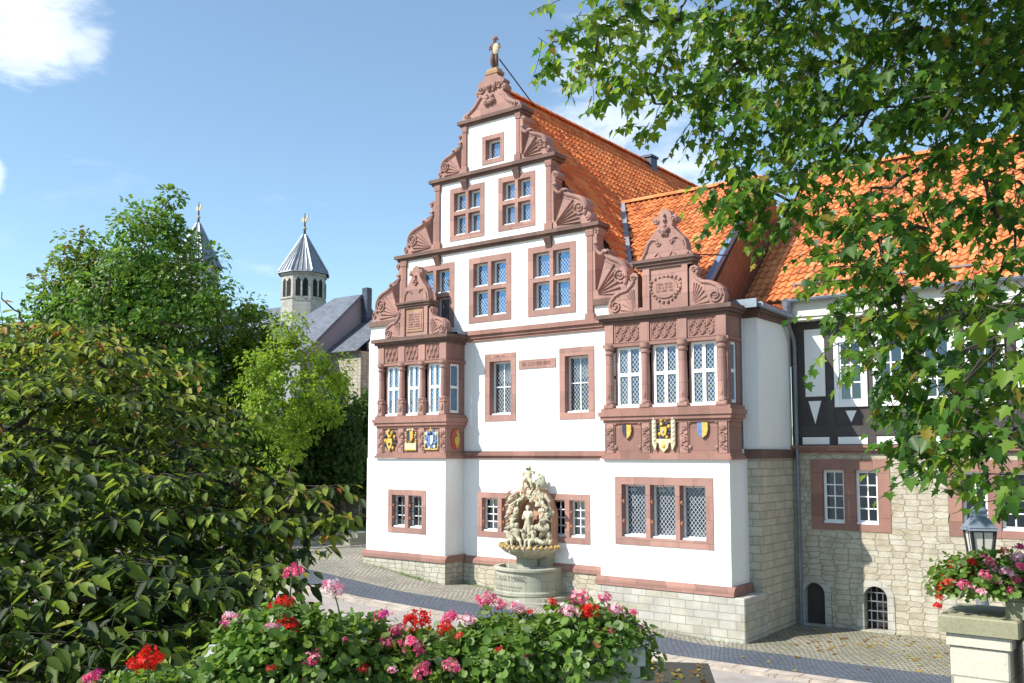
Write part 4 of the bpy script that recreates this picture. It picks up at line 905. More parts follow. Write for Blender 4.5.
arms(OL, 'mantled', -21.2, 4.92, YL-.02, R); arms(OL, 'cream_party', -20.30, 4.93, YL-.02, R); arms(OL, 'blue_mantled', -19.42, 4.93, YL-.02, R)
arms(OR, 'party_black', -12.36, 5.05, YB-.02, R); arms(OR, 'framed', -11.28, 4.98, YB-.02, R); arms(OR, 'party_blue', -10.21, 5.06, YB-.02, R)
w = MB(); X = -18.85                        # arms on the side of the left oriel
for i in range(12):
    a = 2*math.pi*i/12; w.ball((X, 21.88+.16*math.cos(a), 4.93+.25*math.sin(a)), .06, .5, 1, 1.2, 7, 5 if math.cos(a) < .2 else 0)
w.ball((X+.01, 21.92, 4.88), .11, .5, .9, 1.4, 8, 0); w.ball((X+.03, 21.9, 4.9), .05, .6, 1, 1, 7, 1); w.build('coat_of_arms', HM, OL)
for cx in (-12.36, -10.21):
    for a in (-.36, .36):
        for b in (-.33, .30): w = MB(); w.ball((cx+a, YB-.01, 4.98+b), .055, 1, .8, 1, 8); w.build('boss', 'redpale', OR)
# inscribed strip between the first-floor windows
w = MB(); w.box(-16.73, -15.38, YM-.025, YM+.02, 7.01, 7.28); pl = w.build('inscription_strip', 'redpale', H)
strokes(pl, 'strip_lettering', -16.6, -15.52, 7.08, 7.22, YM-.026, 'letterred', 1, .11, 21)

# ---- roofs
EZ, RZ = 8.55, 16.05; XE = -12.45
sl_ = Vector((XC-XE, 0, RZ-EZ)); LV = sl_.length
def val(t):                                 # valley towards the cross roof: y where it meets, as length along +Y from YM+.4
    z = EZ+(RZ-EZ)*t/LV; return z
w = MB()
def crossy(t):
    z = EZ+(RZ-EZ)*t/LV
    return (21.65+(z-8.4)/.945)-(YM+.42) if z < 12.55 else 0
pantile(w, (XE, YM+.42, EZ), (0, 1, 0), sl_, LV, lambda t: 0, lambda t: 14.5 if crossy(t) == 0 else max(0, crossy(t)+.1), seed=1)
pantile(w, (XE, YM+.42, EZ), (0, 1, 0), sl_, LV, lambda t: 9.0 if crossy(t) > 0 else 99, lambda t: 14.5, seed=1)
sl2 = Vector((XC-(-23.45), 0, RZ-8.35)); L2 = sl2.length
pantile(w, (-23.45, YM+.42, 8.35), (0, 1, 0), sl2, L2, lambda t: 0, lambda t: 14.5, seed=2)
ridge_tiles(w, (XC, YM+.35, RZ+.03), (XC, YM+15.0, RZ+.03), .13)
rf = w.build('roof', 'tileold', H)
w = MB(); w.prism([(XC, RZ-.06), (XE+.04, EZ-.08), (XE+.04, EZ-.5), (-23.4, 7.9), (-23.4, 8.27)], YM+14.6, YM+14.9, 'y'); w.box(-23.48, -23.3, YM+.3, YM+14.9, 8.12, 8.33); w.build('rear_gable', 'white', H)
w = MB(); w.bevbox(XC-.25, XC+.25, 32.3, 32.8, 15.5, 16.32, .03); w.bevbox(XC-.3, XC+.3, 32.25, 32.85, 16.32, 16.42, .03); w.build('chimney', 'slatedark', H)
# cross roof over the side part
w = MB(); sc = Vector((0, 1, .945)); LC = math.hypot(4.45, 4.45*.945)
def left_c(t):
    z = 8.4+t/LC*4.45*.945; xv = XC+(RZ-z)/((RZ-EZ)/(XE-XC))*-1 if False else XE-(z-EZ)/(RZ-EZ)*(XE-XC)*1.0
    return xv+.05
pantile(w, (0, 21.65, 8.4), (1, 0, 0), sc, LC, left_c, lambda t: -10.42, seed=5, pitch=.2, course=.29)
ridge_tiles(w, (-15.3, 26.1, 12.64), (-10.4, 26.1, 12.64), .12)
cr = w.build('cross_roof', 'tile', H)
w = MB(); w.add([(-15.4, 26.12, 12.6), (-10.42, 26.12, 12.6), (-10.42, 29.5, 9.4), (-15.4, 29.5, 9.4)], [(0, 1, 2, 3)]); w.build('rear_slope', 'tile', cr)
w = MB()                                    # flashing board along the verge and the valley
w.prism([(21.5, 8.30), (26.1, 12.64), (26.1, 12.84), (21.5, 8.50)], -10.47, -10.33, 'x'); w.build('verge_flashing', 'zincblue', cr)
w = MB(); w.prism([(-12.38, 8.5), (-15.38, 12.6), (-15.25, 12.72), (-12.25, 8.62)], 0, 1, 'y') if False else None
vp0, vp1 = Vector((XE-.02, 21.75, 8.62)), Vector((-15.36, 26.12, 12.72)); d = (vp1-vp0)
w.add([vp0+Vector((-.12, 0, .06)), vp0+Vector((.12, 0, .06)), vp1+Vector((.12, 0, .06)), vp1+Vector((-.12, 0, .06))], [(0, 1, 2, 3)]); w.build('valley_flashing', 'lead', cr)
w = MB(); w.prism([(21.7, 8.2), (26.1, 12.60), (27.3, 11.5), (24.1, 8.5), (24.0, 8.2)], -10.40, -10.36, 'x'); w.build('tile_hung_cheek', 'tiledark', cr)
w = MB(); w.add([(-10.4, 21.9, 8.32), (-9.0, 21.9, 8.22), (-9.0, 24.2, 8.22), (-10.4, 24.2, 8.66)], [(0, 1, 2, 3)]); w.box(-10.36, -9.02, 21.86, 21.9, 8.12, 8.34); w.build('flat_roof', 'zinc', H)
w = MB(); w.tube([(-8.98, 22.0, 8.2), (-8.98, 24.15, 8.14)], .075, 8); w.build('side_gutter', 'zinc', H)

# ------------------------------------------------------------ the half-timbered wing
YW = 24.6
G = thing('half_timbered_wing', (-3.0, YW, 0), 'low wing with rubble stone ground floor, dark boarded upper floor and orange roof', 'house')
hw = []
for x0 in (-8.75, -5.38, -2.0, 1.4): window(G, x0, x0+2.03, 2.50, 4.34, YW, 2, None, .31, .28, depth=.2, glass='glassplain', nv=2, hsplit=[.25, .5, .74], hols=hw, mat='red', proud=.015, frame='frame', fw=.07, frb=.18, frt=.28)
AR = [(-8.72, .27, .02, 1.10), (-7.17, .29, .04, 1.14), (-.9, .29, .04, 1.14)]
for cx, r, z0, z1 in AR: hw.append((cx-r-.18, cx+r+.18, z0-.7, z1+.16))
w = MB(); wall_xz(w, -9.2, 6.5, -.6, 4.55, YW, hw); w.box(-9.2, 6.5, YW+1.3, YW+1.4, -.6, 8.5); w.build('rubble_wall', 'rubble', G)
for cx, r, z0, z1 in AR:                     # arched cellar openings: stone surround, dark well, grille
    n = 12; arc = [(cx+r*math.cos(math.pi*i/n), z1-r+r*math.sin(math.pi*i/n)) for i in range(n+1)]
    inn = [(cx+r, z0)]+arc+[(cx-r, z0)]; ra = r+.17
    out = [(cx+ra+.01, z0)]+[(cx+ra*math.cos(math.pi*i/n), z1-r+ra*math.sin(math.pi*i/n)) for i in range(n+1)]+[(cx-ra-.01, z0)]
    a = MB(); k = len(inn)
    vs = [(x, YW-.02, z) for x, z in inn]+[(x, YW-.02, z) for x, z in out]+[(x, YW+.35, z) for x, z in inn]
    a.add(vs, [(i, k+i, k+i+1, i+1) for i in range(k-1)]+[(2*k+i, i, i+1, 2*k+i+1) for i in range(k-1)])
    a.box(cx-ra, cx+ra, YW-.10, YW+.34, z0-.7, z0-.005); o = a.build('cellar_opening', 'ashlar', G)
    a = MB()                                  # rubble filling the corners of the square hole behind the ring
    for sg in (1, -1):
        P = [(cx+sg*(ra+.012), z1+.16), (cx+sg*0, z1+.16)]+[(cx+sg*(ra-.01)*math.cos(math.pi/2*(1-i/6)), z1-r+(ra-.01)*math.sin(math.pi/2*(1-i/6))) for i in range(7)]+[(cx+sg*(ra+.012), z1-r)]
        a.prism(P, YW-.001, YW+.3, 'y')
    a.build('arch_spandrel', 'rubble', o)
    a = MB(); a.box(cx-r, cx+r, YW+.3, YW+.33, z0, z1+.05); a.build('dark_well', 'dark', o)
    if cx > -8:
        a = MB()
        for t in (-.5, 0, .5): a.tube([(cx+r*t, YW+.14, z0), (cx+r*t, YW+.14, z1-.03)], .014, 5)
        for t in (.2, .42, .64, .84): a.tube([(cx-r, YW+.13, z0+(z1-z0)*t), (cx+r, YW+.13, z0+(z1-z0)*t)], .018, 5)
        a.build('grille', 'pipe', o)
    else:
        a = MB(); a.box(cx-r, cx+r, YW+.22, YW+.25, z0, z1); a.build('cellar_door', 'board', o)
w = MB(); mould(w, -9.2, 6.5, YW, [(4.50, 4.56, .05), (4.56, 4.64, .12), (4.64, 4.70, .16)], 0, 0); w.build('stone_string_course', 'red', G)
ht = []; WX = [(-8.03, -7.19), (-7.04, -6.17), (-5.95, -5.09), (-4.86, -4.0), (-3.74, -2.88), (-2.6, -1.74), (-1.4, -.54), (-.2, .66), (1.0, 1.86), (2.2, 3.06), (3.4, 4.26)]
for x0, x1 in WX:
    ht.append((x0+.02, x1-.02, 5.72, 7.54))
    q = MB(); ring(q, x0, x1, YW-.08, YW+.08, 5.70, 7.56, .12, 0, .13, .16); wo = q.build('window', 'frame', G)
    sash(wo, x0+.122, x1-.122, 5.832, 7.398, YW-.03, 2, 3, 'glassplain', fw=.05, mw=.035, hsplit=[.3, .62], sill=0)
    q = MB(); q.box(x0+.02, x1-.02, YW+.7, YW+.72, 5.7, 7.56); q.build('dark_room', 'dark', wo)
w = MB(); wall_xz(w, -9.2, 6.5, 4.7, 8.5, YW-.02, ht); w.build('boarded_wall', 'board', G)
w = MB()
for x in [-9.08, -8.15]+[(WX[i][1]+WX[i+1][0])/2 for i in range(10)]: w.box(x-.09, x+.09, YW-.032, YW, 4.72, 8.02)
w.box(-9.2, 6.5, YW-.036, YW, 4.96, 5.2); w.box(-9.2, 6.5, YW-.037, YW, 7.70, 8.0); w.box(-9.2, 6.5, YW-.038, YW, 4.701, 4.725); w.build('timber', 'timber', G)
w = MB(); w.box(-8.81, -8.28, YW-.045, YW, 6.0, 7.80); w.build('white_infill', 'white', G)
tx = [(-8.57, .17, 5.88, 5.28), (-7.63, .14, 5.60, 5.30)]+[((a+b)/2, .16, 5.60, 5.30) for a, b in WX[1:]]
for cx, hh, zt, zb in tx: w = MB(); w.prism([(cx-hh, zt), (cx+hh, zt), (cx, zb)], YW-.042, YW, 'y'); w.build('white_infill', 'white', G)
for a, b in [(-8.92, -8.21), (-7.98, -7.23)]+[(a+.04, b-.02) for a, b in WX[1:]]: w = MB(); w.box(a, b, YW-.044, YW, 4.73, 4.92); w.build('white_infill', 'white', G)
w = MB(); w.box(-9.2, 6.5, YW-.42, YW-.03, 8.02, 8.10); w.box(-9.2, 6.5, YW-.45, YW-.41, 8.1, 8.52); w.add([(-9.2, YW-.41, 8.5), (6.5, YW-.41, 8.5), (6.5, YW-.02, 8.06), (-9.2, YW-.02, 8.06)], [(0, 1, 2, 3)]); w.build('soffit', 'soffit', G)
w = MB(); sw = Vector((0, 1, .93)); LW = math.hypot(5.2, 5.2*.93)
pantile(w, (0, 24.02, 8.55), (1, 0, 0), sw, LW, lambda t: -10.42, lambda t: 6.6, seed=8, pitch=.215, course=.30)
ridge_tiles(w, (-10.4, 29.2, 13.42), (6.6, 29.2, 13.42), .13)
rw = w.build('roof', 'tile', G)
w = MB(); w.add([(-10.4, 29.22, 13.3), (6.6, 29.22, 13.3), (6.6, 34.4, 8.4), (-10.4, 34.4, 8.4)], [(0, 1, 2, 3)]); w.prism([(24.0, 8.45), (29.2, 13.3), (34.4, 8.4)], 6.5, 6.56, 'x'); w.build('rear_slope', 'tile', rw)
w = MB()
for k in range(9):
    w = MB(); a = -9+k*1.75; w.box(a, a+1.2, 24.40, 24.44, 9.02, 9.06); w.box(a, a+.03, 24.42, 24.55, 8.9, 9.06); w.box(a+1.1, a+1.13, 24.42, 24.55, 8.9, 9.06); w.build('snow_guard', 'pipe', rw)
w = MB(); n = 7                              # half-round gutter
vs = []
for x in (-9.15, 6.55):
    for j in range(n): a = math.pi+math.pi*j/(n-1); vs.append((x, 23.99+.085*math.cos(a), 8.56+.085*math.sin(a)))
w.add(vs, [(j, j+1, n+j+1, n+j) for j in range(n-1)]); w.tube([(-9.15, 23.905, 8.56), (6.55, 23.905, 8.56)], .012, 5); w.build('gutter', 'zinc', G)
w = MB(); w.lathe((-9.06, 24.02, 8.1), [(.05, -.02), (.06, .1), (.13, .3), (.14, .42)], 10); w.tube([(-9.06, 24.02, 8.12), (-9.06, 24.1, 7.9), (-9.06, 24.45, 7.55), (-9.06, 24.5, 7.3), (-9.06, 24.5, .02)], .05, 8)
for z in (6.8, 5.0, 3.2, 1.4): w.lathe((-9.06, 24.5, z), [(.05, 0), (.062, .01), (.062, .05), (.05, .06)], 8)
w.build('downpipe', 'pipe', G)

# ------------------------------------------------------------ wall fountain
FX, FZ = -16.08, .36
F = thing('wall_fountain', (FX, 22.0, FZ), 'baroque wall fountain with figures in a niche above a round grey basin', 'fountain')
def half_round(mb, cx, y, r, ry, z0, z1, m=0, n=18, flat=.35, back=None):
    """stilted half-round slab in front of the wall"""
    pts = [(cx-r, back)]+[(cx-r*math.cos(math.pi*i/n), y-ry*math.sin(math.pi*i/n)**.8) for i in range(n+1)]+[(cx+r, back)]; mb.prism(pts, z0, z1, 'z', m)
w = MB(); half_round(w, FX+.22, 21.75, 1.32, .95, FZ-.5, FZ+.03, back=22.3); half_round(w, FX+.16, 21.8, 1.12, .8, FZ+.03, FZ+.14, back=22.3); w.build('step', 'basin', F)
def poly_ring(cx, y, r, ry, n=24): return [(cx-r*math.cos(math.pi*i/n), y-ry*math.sin(math.pi*i/n)**.75) for i in range(n+1)]
w = MB(); prof = [(.98, .14), (1.0, .17), (1.0, .25), (.95, .29), (.94, .80), (.97, .82), (1.02, .84), (1.02, .90), (.98, .92), (.86, .92), (.84, .84)]
vs = [];
for r, z in prof: vs += [(x, yy, FZ+z) for x, yy in poly_ring(FX+.05, 21.85, .97*r, .90*r)]
k = 25; w.add(vs, [(i*k+j, i*k+j+1, (i+1)*k+j+1, (i+1)*k+j) for i in range(len(prof)-1) for j in range(24)]); w.box(FX-.86, FX+.96, 21.84, 22.3, FZ+.14, FZ+.9)
bs = w.build('basin', 'basin', F)
w = MB(); w.prism(poly_ring(FX+.05, 21.85, .86, .78), FZ+.80, FZ+.83, 'z'); w.build('water', 'water', F)
w = MB()                                     # band of raised letters following the basin front
txt = bpy.data.curves.new('t', 'FONT'); txt.body = 'S·C·AUG·T·MARC'; txt.size = .2; txt.align_x = 'CENTER'; to = bpy.data.objects.new('t', txt); COL.objects.link(to)
dg = bpy.context.evaluated_depsgraph_get(); tm = bpy.data.meshes.new_from_object(to.evaluated_get(dg)); bpy.data.objects.remove(to)
def around(x, z):
    i = math.acos(max(-1, min(1, -(x)/.93))); c = math.sin(i)**.75
    return (FX+.05+x, 21.85-.86*c-.016, z)
w.add([around(v.co.x*.80-.14, FZ+.58+v.co.y) for v in tm.vertices], [tuple(p.vertices) for p in tm.polygons]); w.build('lettering', 'letter', bs)
w = MB()
rg = random.Random(4)
for l in range(2):
    x = -.72
    while x < .3:
        a, b = around(x, FZ+.40-.1*l), around(x+.035, FZ+.46-.1*l); w.add([a, (b[0], b[1], a[2]), b, (a[0], a[1], b[2])], [(0, 1, 2, 3)]); x += rg.uniform(.05, .1)
w.build('small_lettering', 'basin', bs)
w = MB(); w.lathe((FX, 21.9, FZ+.5), [(.36, 0), (.34, .3), (.30, .42), (.34, .6), (.5, .75), (.62, .88)], 16, sy=.75); w.box(FX-.5, FX+.62, 22.0, 22.31, FZ, FZ+1.5); w.build('pedestal', 'basin', F)
w = MB(); n = 40; vs = []                    # scalloped bowl
for r, z in ((.36, 1.12), (.6, 1.22), (.80, 1.36), (.93, 1.46), (.97, 1.52), (.90, 1.53), (.75, 1.46)):
    for j in range(n+1):
        a = math.pi*j/n; rr = r*(1+.055*abs(math.sin(a*9))*(1 if r > .5 else 0)); vs.append((FX+.06-rr*.98*math.cos(a), 21.98-rr*.85*math.sin(a), FZ+z-.05*abs(math.sin(a*9))*(r > .7)))
w.add(vs, [(i*(n+1)+j, i*(n+1)+j+1, (i+1)*(n+1)+j+1, (i+1)*(n+1)+j) for i in range(6) for j in range(n)])
w.build('bowl', 'fount', F, True)
w = MB()
for j in range(0, 19): a = math.pi*j/18; w.ball((FX+.06-.98*.98*math.cos(a), 21.98-.98*.85*math.sin(a), FZ+1.49), .055, 1, 1, 1.2, 7)
w.build('bowl_rim', 'algae', F, True)
w = MB(); half_round(w, FX+.02, 21.98, .84, .66, FZ+1.44, FZ+1.49, back=22.1); w.build('bowl_water', 'water', F)
w = MB()                                     # back plate with an arched niche
zb = FZ+1.48; n = 14; ri, hi = .40, 1.02
inn = [(FX+.02+ri, zb)]+[(FX+.02+ri*math.cos(math.pi*i/n), zb+hi-.1+ri*1.05*math.sin(math.pi*i/n)) for i in range(n+1)]+[(FX+.02-ri, zb)]
out = [(FX+.76, zb)]+[(FX+.02+(.73-.06*math.sin(2*math.pi*i/n)**2)*math.cos(math.pi*i/n)*(1 if 0 < i < n else 1.03), zb+hi-.1+.78*math.sin(math.pi*i/n)) for i in range(n+1)]+[(FX-.72, zb)]
k = len(inn); yf, yb_ = 21.97, 22.31
vs = [(x, yf, z) for x, z in inn]+[(x, yf, z) for x, z in out]+[(x, yb_, z) for x, z in out]+[(x, 22.2, z) for x, z in inn]
w.add(vs, [(i, k+i, k+i+1, i+1) for i in range(k-1)]+[(k+i, 2*k+i, 2*k+i+1, k+i+1) for i in range(k-1)]+[(3*k+i, i, i+1, 3*k+i+1) for i in range(k-1)]+[tuple(range(3*k, 4*k))]); w.build('niche', 'fountred', F)
rg = random.Random(12)                       # rocky shell work around the niche
def rock(mb, c, r, rg):
    k = len(mb.v); mb.ball(c, r, rg.uniform(.7, 1.5), rg.uniform(.6, 1.1), rg.uniform(.7, 1.5), 7); C = Vector(c)
    for i in range(k, len(mb.v)): d = Vector(mb.v[i])-C; mb.v[i] = tuple(C+d*rg.uniform(.65, 1.4))
for mt, cnt in (('fount', 90), ('fountgreen', 40), ('fountred', 45)):
    w = MB()
    for i in range(cnt):
        a = math.pi*rg.uniform(-.28, 1.28); rr = rg.uniform(.46, .76); z = zb+hi-.1+rr*.98*math.sin(a) if math.sin(a) > 0 else zb+rg.uniform(0, hi); x = FX+.02+rr*math.cos(a) if math.sin(a) > 0 else FX+.02+math.copysign(rg.uniform(.46, .74), math.cos(a))
        rock(w, (x, yf-rg.uniform(-.02, .12), z), rg.uniform(.035, .095), rg)
    for i in range(7):
        sg = rg.choice((1, -1)); x = FX+.02+sg*rg.uniform(.45, .72); z = zb+rg.uniform(.1, 1.4); w.tube([(x, yf-.05, z-.15), (x+sg*.08, yf-.15, z), (x-sg*.03, yf-.17, z+.12), (x-sg*.08, yf-.1, z+.2)], [.02, .05, .045, .015], 6)
    w.build('shell_work', mt, F)
w = MB()
for sg in (1, -1):                           # dolphins left and right
    for zz in (.18, .55):
        c = Vector((FX+.02+sg*.55, yf-.12, zb+zz)); w.tube([c+Vector((sg*.18, .02, -.05)), c+Vector((sg*.05, -.1, -.08)), c+Vector((-sg*.1, -.12, .02)), c+Vector((-sg*.04, -.05, .16)), c+Vector((sg*.12, 0, .24)), c+Vector((sg*.2, .03, .17))], [.03, .085, .1, .075, .045, .02], 8)
        w.ball(c+Vector((-sg*.12, -.13, 0)), .1, n=8)
w.build('dolphin', 'fountgreen', F, True)
figure('niche_figure', (FX+.0, yf-.06, zb-.02), 1.22, -.2, 'fountgreen', F, 'drape')
figure('seated_putto', (FX-.28, yf-.26, zb-.03), .85, .5, 'fountgreen', F, 'sit')
figure('seated_putto', (FX+.33, yf-.26, zb-.03), .80, -.5, 'fountgreen', F, 'sit')
w = MB(); w.blobs([((FX+.02+rg.uniform(-.36, .36), yf+.12, zb+1.62+rg.uniform(-.08, .12)), rg.uniform(.09, .15)) for i in range(18)], .3, 8, 0, rg); w.build('crest_base', 'fount', F, True)
figure('crest_putto', (FX-.08, yf+.06, zb+1.66), .80, .35, 'fountgreen', F, 'sit'); figure('crest_putto', (FX+.28, yf+.12, zb+1.60), .60, -.4, 'fountgreen', F, 'sit')
w = MB(); w.lathe((FX+.40, yf+.05, zb+1.66), [(.001, 0), (.1, .02), (.14, .2), (.1, .34), (.001, .4)], 10, sy=.4); w.build('crest_shield', 'basin', F, True)
w = MB(); w.tube([(FX-.1, 21.15, FZ+1.4), (FX-.1, 21.12, FZ+1.1), (FX-.1, 21.11, FZ+.83)], .012, 5); w.build('water_jet', 'silver', F)
w = MB(); w.box(FX-1.0, FX-.6, 22.0, 22.3, FZ+.0, FZ+1.25); w.build('side_block', 'fountred', F) if False else None

# ------------------------------------------------------------ church and neighbours behind
def octa(mb, c, r, z0, z1, m=0, r1=None): mb.lathe((c[0], c[1], 0), [(r, z0), (r1 if r1 is not None else r, z1)], 8, m, a0=math.pi/8, a1=math.pi/8+2*math.pi)
CH = thing('church', (-61.3, 51.4, 1.2), 'distant church with slate roofs and pale octagonal tower under a pointed spire', 'church')
c = (-61.3, 51.4)
w = MB(); octa(w, c, 1.92, 1, 19.5); w.build('tower', 'churchstone', CH)
w = MB(); octa(w, c, 2.0, 17.3, 17.45); octa(w, c, 2.02, 19.3, 19.5); w.build('tower_cornice', 'churchstone', CH)
t = MB(); a = MB()
for k in range(8):
    an = math.pi/4*k; d = Vector((math.cos(an), math.sin(an), 0)); s = Vector((-d.y, d.x, 0)); p = Vector((c[0], c[1], 0))+d*1.792
    for q in (-.3, .3):
        v = [p+s*(q-.2)+Vector((0, 0, 17.5)), p+s*(q+.2)+Vector((0, 0, 17.5)), p+s*(q+.2)+Vector((0, 0, 18.8)), p+s*(q)+Vector((0, 0, 19.05)), p+s*(q-.2)+Vector((0, 0, 18.8))]; t.add(v, [tuple(range(5))])
    a.tube([p+d*.03+Vector((0, 0, 17.5)), p+d*.03+Vector((0, 0, 18.8))], .07, 6)
t.build('belfry_opening', 'dark', CH); a.build('belfry_column', 'churchstone', CH)
def spire(par, c, r, z0, z1):
    m = MB(); m.lathe((c[0], c[1], 0), [(r, z0), (r*.97, z0+.12), (.14, z1)], 8, 0, math.pi/8, math.pi/8+2*math.pi)
    for k in range(8):
        for j in range(4):
            a0 = math.pi/8+math.pi/4*k; a1 = a0+math.pi/4; tt = j/4
            b0 = Vector((math.cos(a0), math.sin(a0), 0)).lerp(Vector((math.cos(a1), math.sin(a1), 0)), tt); m.tube([Vector((c[0], c[1], z0+.14))+b0*r*.98, Vector((c[0], c[1], z1))+b0*.14], .05 if j else .09, 4)
    o = m.build('spire', 'lead', par)
    m = MB(); m.tube([(c[0], c[1], z1-.1), (c[0], c[1], z1+1.9)], [.12, .03], 6); m.build('finial_rod', 'iron', o)
    m = MB(); m.ball((c[0], c[1], z1+.55), .17, n=10); m.box(c[0]-.5, c[0]+.45, c[1]-.02, c[1]+.02, z1+1.2, z1+1.27)
    m.prism([(c[0]-.45, z1+1.4), (c[0]-.2, z1+1.6), (c[0]+.1, z1+1.4), (c[0]+.35, z1+1.8), (c[0]+.45, z1+1.5), (c[0]+.15, z1+1.12), (c[0]-.2, z1+1.12)], c[1]-.03, c[1]+.03, 'y'); m.build('weathercock', 'fount', o)
spire(CH, c, 2.25, 19.5, 23.0)
w = MB()
w.prism([(46.4, 12.6), (51.4, 17.1), (56.4, 12.6)], -84, -61.5, 'x'); w.build('nave_roof', 'slate', CH)
w = MB(); w.box(-84, -59.3, 45.4, 55.8, 1, 12.7); w.build('nave_wall', 'churchstone', CH)
w = MB(); w.prism([(41.5, 10.2), (45.2, 14.0), (45.2, 10.2)], -76, -50.5, 'x'); w.build('aisle_roof', 'tiledark', CH).data.materials[0] = MT['slatedark']
w = MB(); w.box(-76, -50.6, 41.8, 45.1, 1, 10.25); w.build('aisle_wall', 'churchstone', CH)
T2 = thing('church_tower', (-70.6, 47.3, 1.2), 'slim slate church spire with golden ball and weathercock rising behind the big lime tree', 'tower')
c2 = (-70.6, 47.3); w = MB(); octa(w, c2, 1.9, 1, 20.6); w.build('tower', 'churchstone', T2); spire(T2, c2, 2.2, 20.6, 24.6)
SB = thing('slate_roofed_house', (-34.5, 31.0, 1.2), 'stone house with slate roofs and dark chimney left of the white gable', 'house')
w = MB(); w.prism([(27.2, 8.7), (30.9, 12.0), (34.6, 8.7), (34.6, 1), (27.2, 1)], -32.9, -32.75, 'x'); w.box(-37.5, -32.9, 27.2, 34.6, 1, 8.7); w.build('wall', 'greyrender', SB)
w = MB()
for sg in (1, -1): w.add([(-34.6, 30.9, 12.12), (-32.6, 30.9, 12.12), (-32.6, 30.9-sg*3.9, 8.62), (-38.1, 30.9-sg*3.9, 8.62)], [(0, 1, 2, 3)]); w.add([(-32.6, 30.9, 12.12), (-32.6, 30.9-sg*3.9, 8.62), (-32.6, 30.9-sg*3.9, 8.45), (-32.6, 30.9, 11.93)], [(0, 1, 2, 3)])
w.add([(-34.6, 30.9, 12.12), (-38.1, 27.0, 8.62), (-38.1, 34.8, 8.62)], [(0, 1, 2)])
w.build('roof', 'slate', SB)
w = MB(); w.bevbox(-32.66, -32.26, 30.95, 31.3, 7, 12.45, .03); w.build('chimney', 'slatedark', SB)
w = MB(); w.add([(-33.3, 28.6, 8.95), (-30.5, 28.6, 8.95), (-30.5, 31.4, 11.0), (-33.3, 31.4, 11.0)], [(0, 1, 2, 3)]); w.add([(-33.3, 28.6, 8.95), (-33.3, 31.4, 11.0), (-33.3, 31.4, 8.0), (-33.3, 28.6, 8.0)], [(0, 1, 2, 3)]); w.build('lean_to_roof', 'slate', SB)
w = MB(); w.box(-32.74, -30.5, 28.9, 31.3, 1, 8.95); w.build('lean_to_wall', 'rubble_lichen', SB)
SB.location = SB.location+Vector((-1.37, 1.3, .32))
ST = thing('stone_steps', (-28.2, 24.6, 1.2), 'low grey stone steps in shade beside the far corner of the gabled house', 'steps')
w = MB(); w.bevbox(-29.0, -26.0, 24.2, 25.3, 1.0, 1.34, .02); w.bevbox(-28.3, -26.0, 24.6, 25.3, 1.34, 1.52, .02); w.bevbox(-29.0, -27.4, 23.6, 24.19, 1.0, 1.2, .02); w.build('step', 'basin', ST)

# ------------------------------------------------------------ trees
def limb(mb, a, b, r0, r1, sag=.0, wig=.05, n=6, rg=R, m=0):
    a, b = Vector(a), Vector(b); L = (b-a).length; pts = []; rr = []
    for i in range(n+1):
        t = i/n; p = a.lerp(b, t)+Vector((rg.uniform(-1, 1), rg.uniform(-1, 1), rg.uniform(-1, 1)))*wig*L*.5*(0 < i < n)+Vector((0, 0, -sag*L*math.sin(math.pi*t))); pts.append(p); rr.append(r0+(r1-r0)*t)
    mb.tube(pts, rr, 6, m, cap=False); return pts
def crown_tree(name, label, base, crown_c, rad, mats, wts, nclump, per, leaf, seed, trunk_r=.25, shape=None, group=None, cat='tree', cr=(.5, .9), tmpl=SPRIG):
    """broadleaf tree: forked trunk, limbs to every leaf clump, leaf sprigs spread through the clumps"""
    rg = random.Random(seed); T = thing(name, base, label, cat, group); base = Vector(base); cc = Vector(crown_c)
    lf = Leaves(*tmpl); mb = MB(); fork = Vector((base.x, base.y, base.z+(cc.z-rad[2]-base.z)*.75+.4)); hub = Vector((cc.x, cc.y, cc.z-rad[2]*.25))
    limb(mb, base-Vector((0, 0, .4)), fork, trunk_r*1.25, trunk_r*.9, 0, .03, 6, rg); limb(mb, fork, hub, trunk_r*.9, trunk_r*.4, 0, .06, 6, rg)
    nodes = [fork, hub, fork.lerp(hub, .5)]; cl = []
    for i in range(nclump):
        for _ in range(400):
            d = Vector((rg.uniform(-1.05, 1.05), rg.uniform(-1.05, 1.05), rg.uniform(-1, 1))) if shape is lime_shape else rnd_dir(rg)*rg.uniform(.25, 1)**.5; p = Vector((d.x*rad[0], d.y*rad[1], d.z*rad[2]))
            if shape is None or shape(d.x, d.y, d.z, rg): break
        cl.append(cc+p)
    cl.sort(key=lambda p: (p-hub).length)
    for p in cl:
        nd = min(nodes, key=lambda q: (q-p).length+.6*max(0, (q.z-p.z))); dd = (p-hub).length/max(rad); limb(mb, nd, p, trunk_r*(.30-.2*min(1, dd)), trunk_r*.06+.006, .04, .1, 4, rg); nodes.append(p)
        r = rg.uniform(*cr); tone = rg.random()
        for k in range(per):
            d = rnd_dir(rg); e = d*r*rg.uniform(.35, 1.08)**.7; e.z *= .75; o = (p+e-cc); out = Vector((o.x/rad[0], o.y/rad[1], o.z/rad[2]))
            nrm = (out.normalized()*.7+rnd_dir(rg)*.6+Vector((0, 0, .5)))
            tip = (d+Vector((0, 0, -.35))+rnd_dir(rg)*.6); x = rg.random()*.65+tone*.35; acc = 0; mi = len(wts)-1
            for j, wt in enumerate(wts):
                acc += wt
                if x < acc: mi = j; break
            lf.add(p+e, tip, nrm, leaf*rg.uniform(.65, 1.25), mi)
    mb.build('trunk', 'bark', T, True); lf.build('crown', mats, T); return T
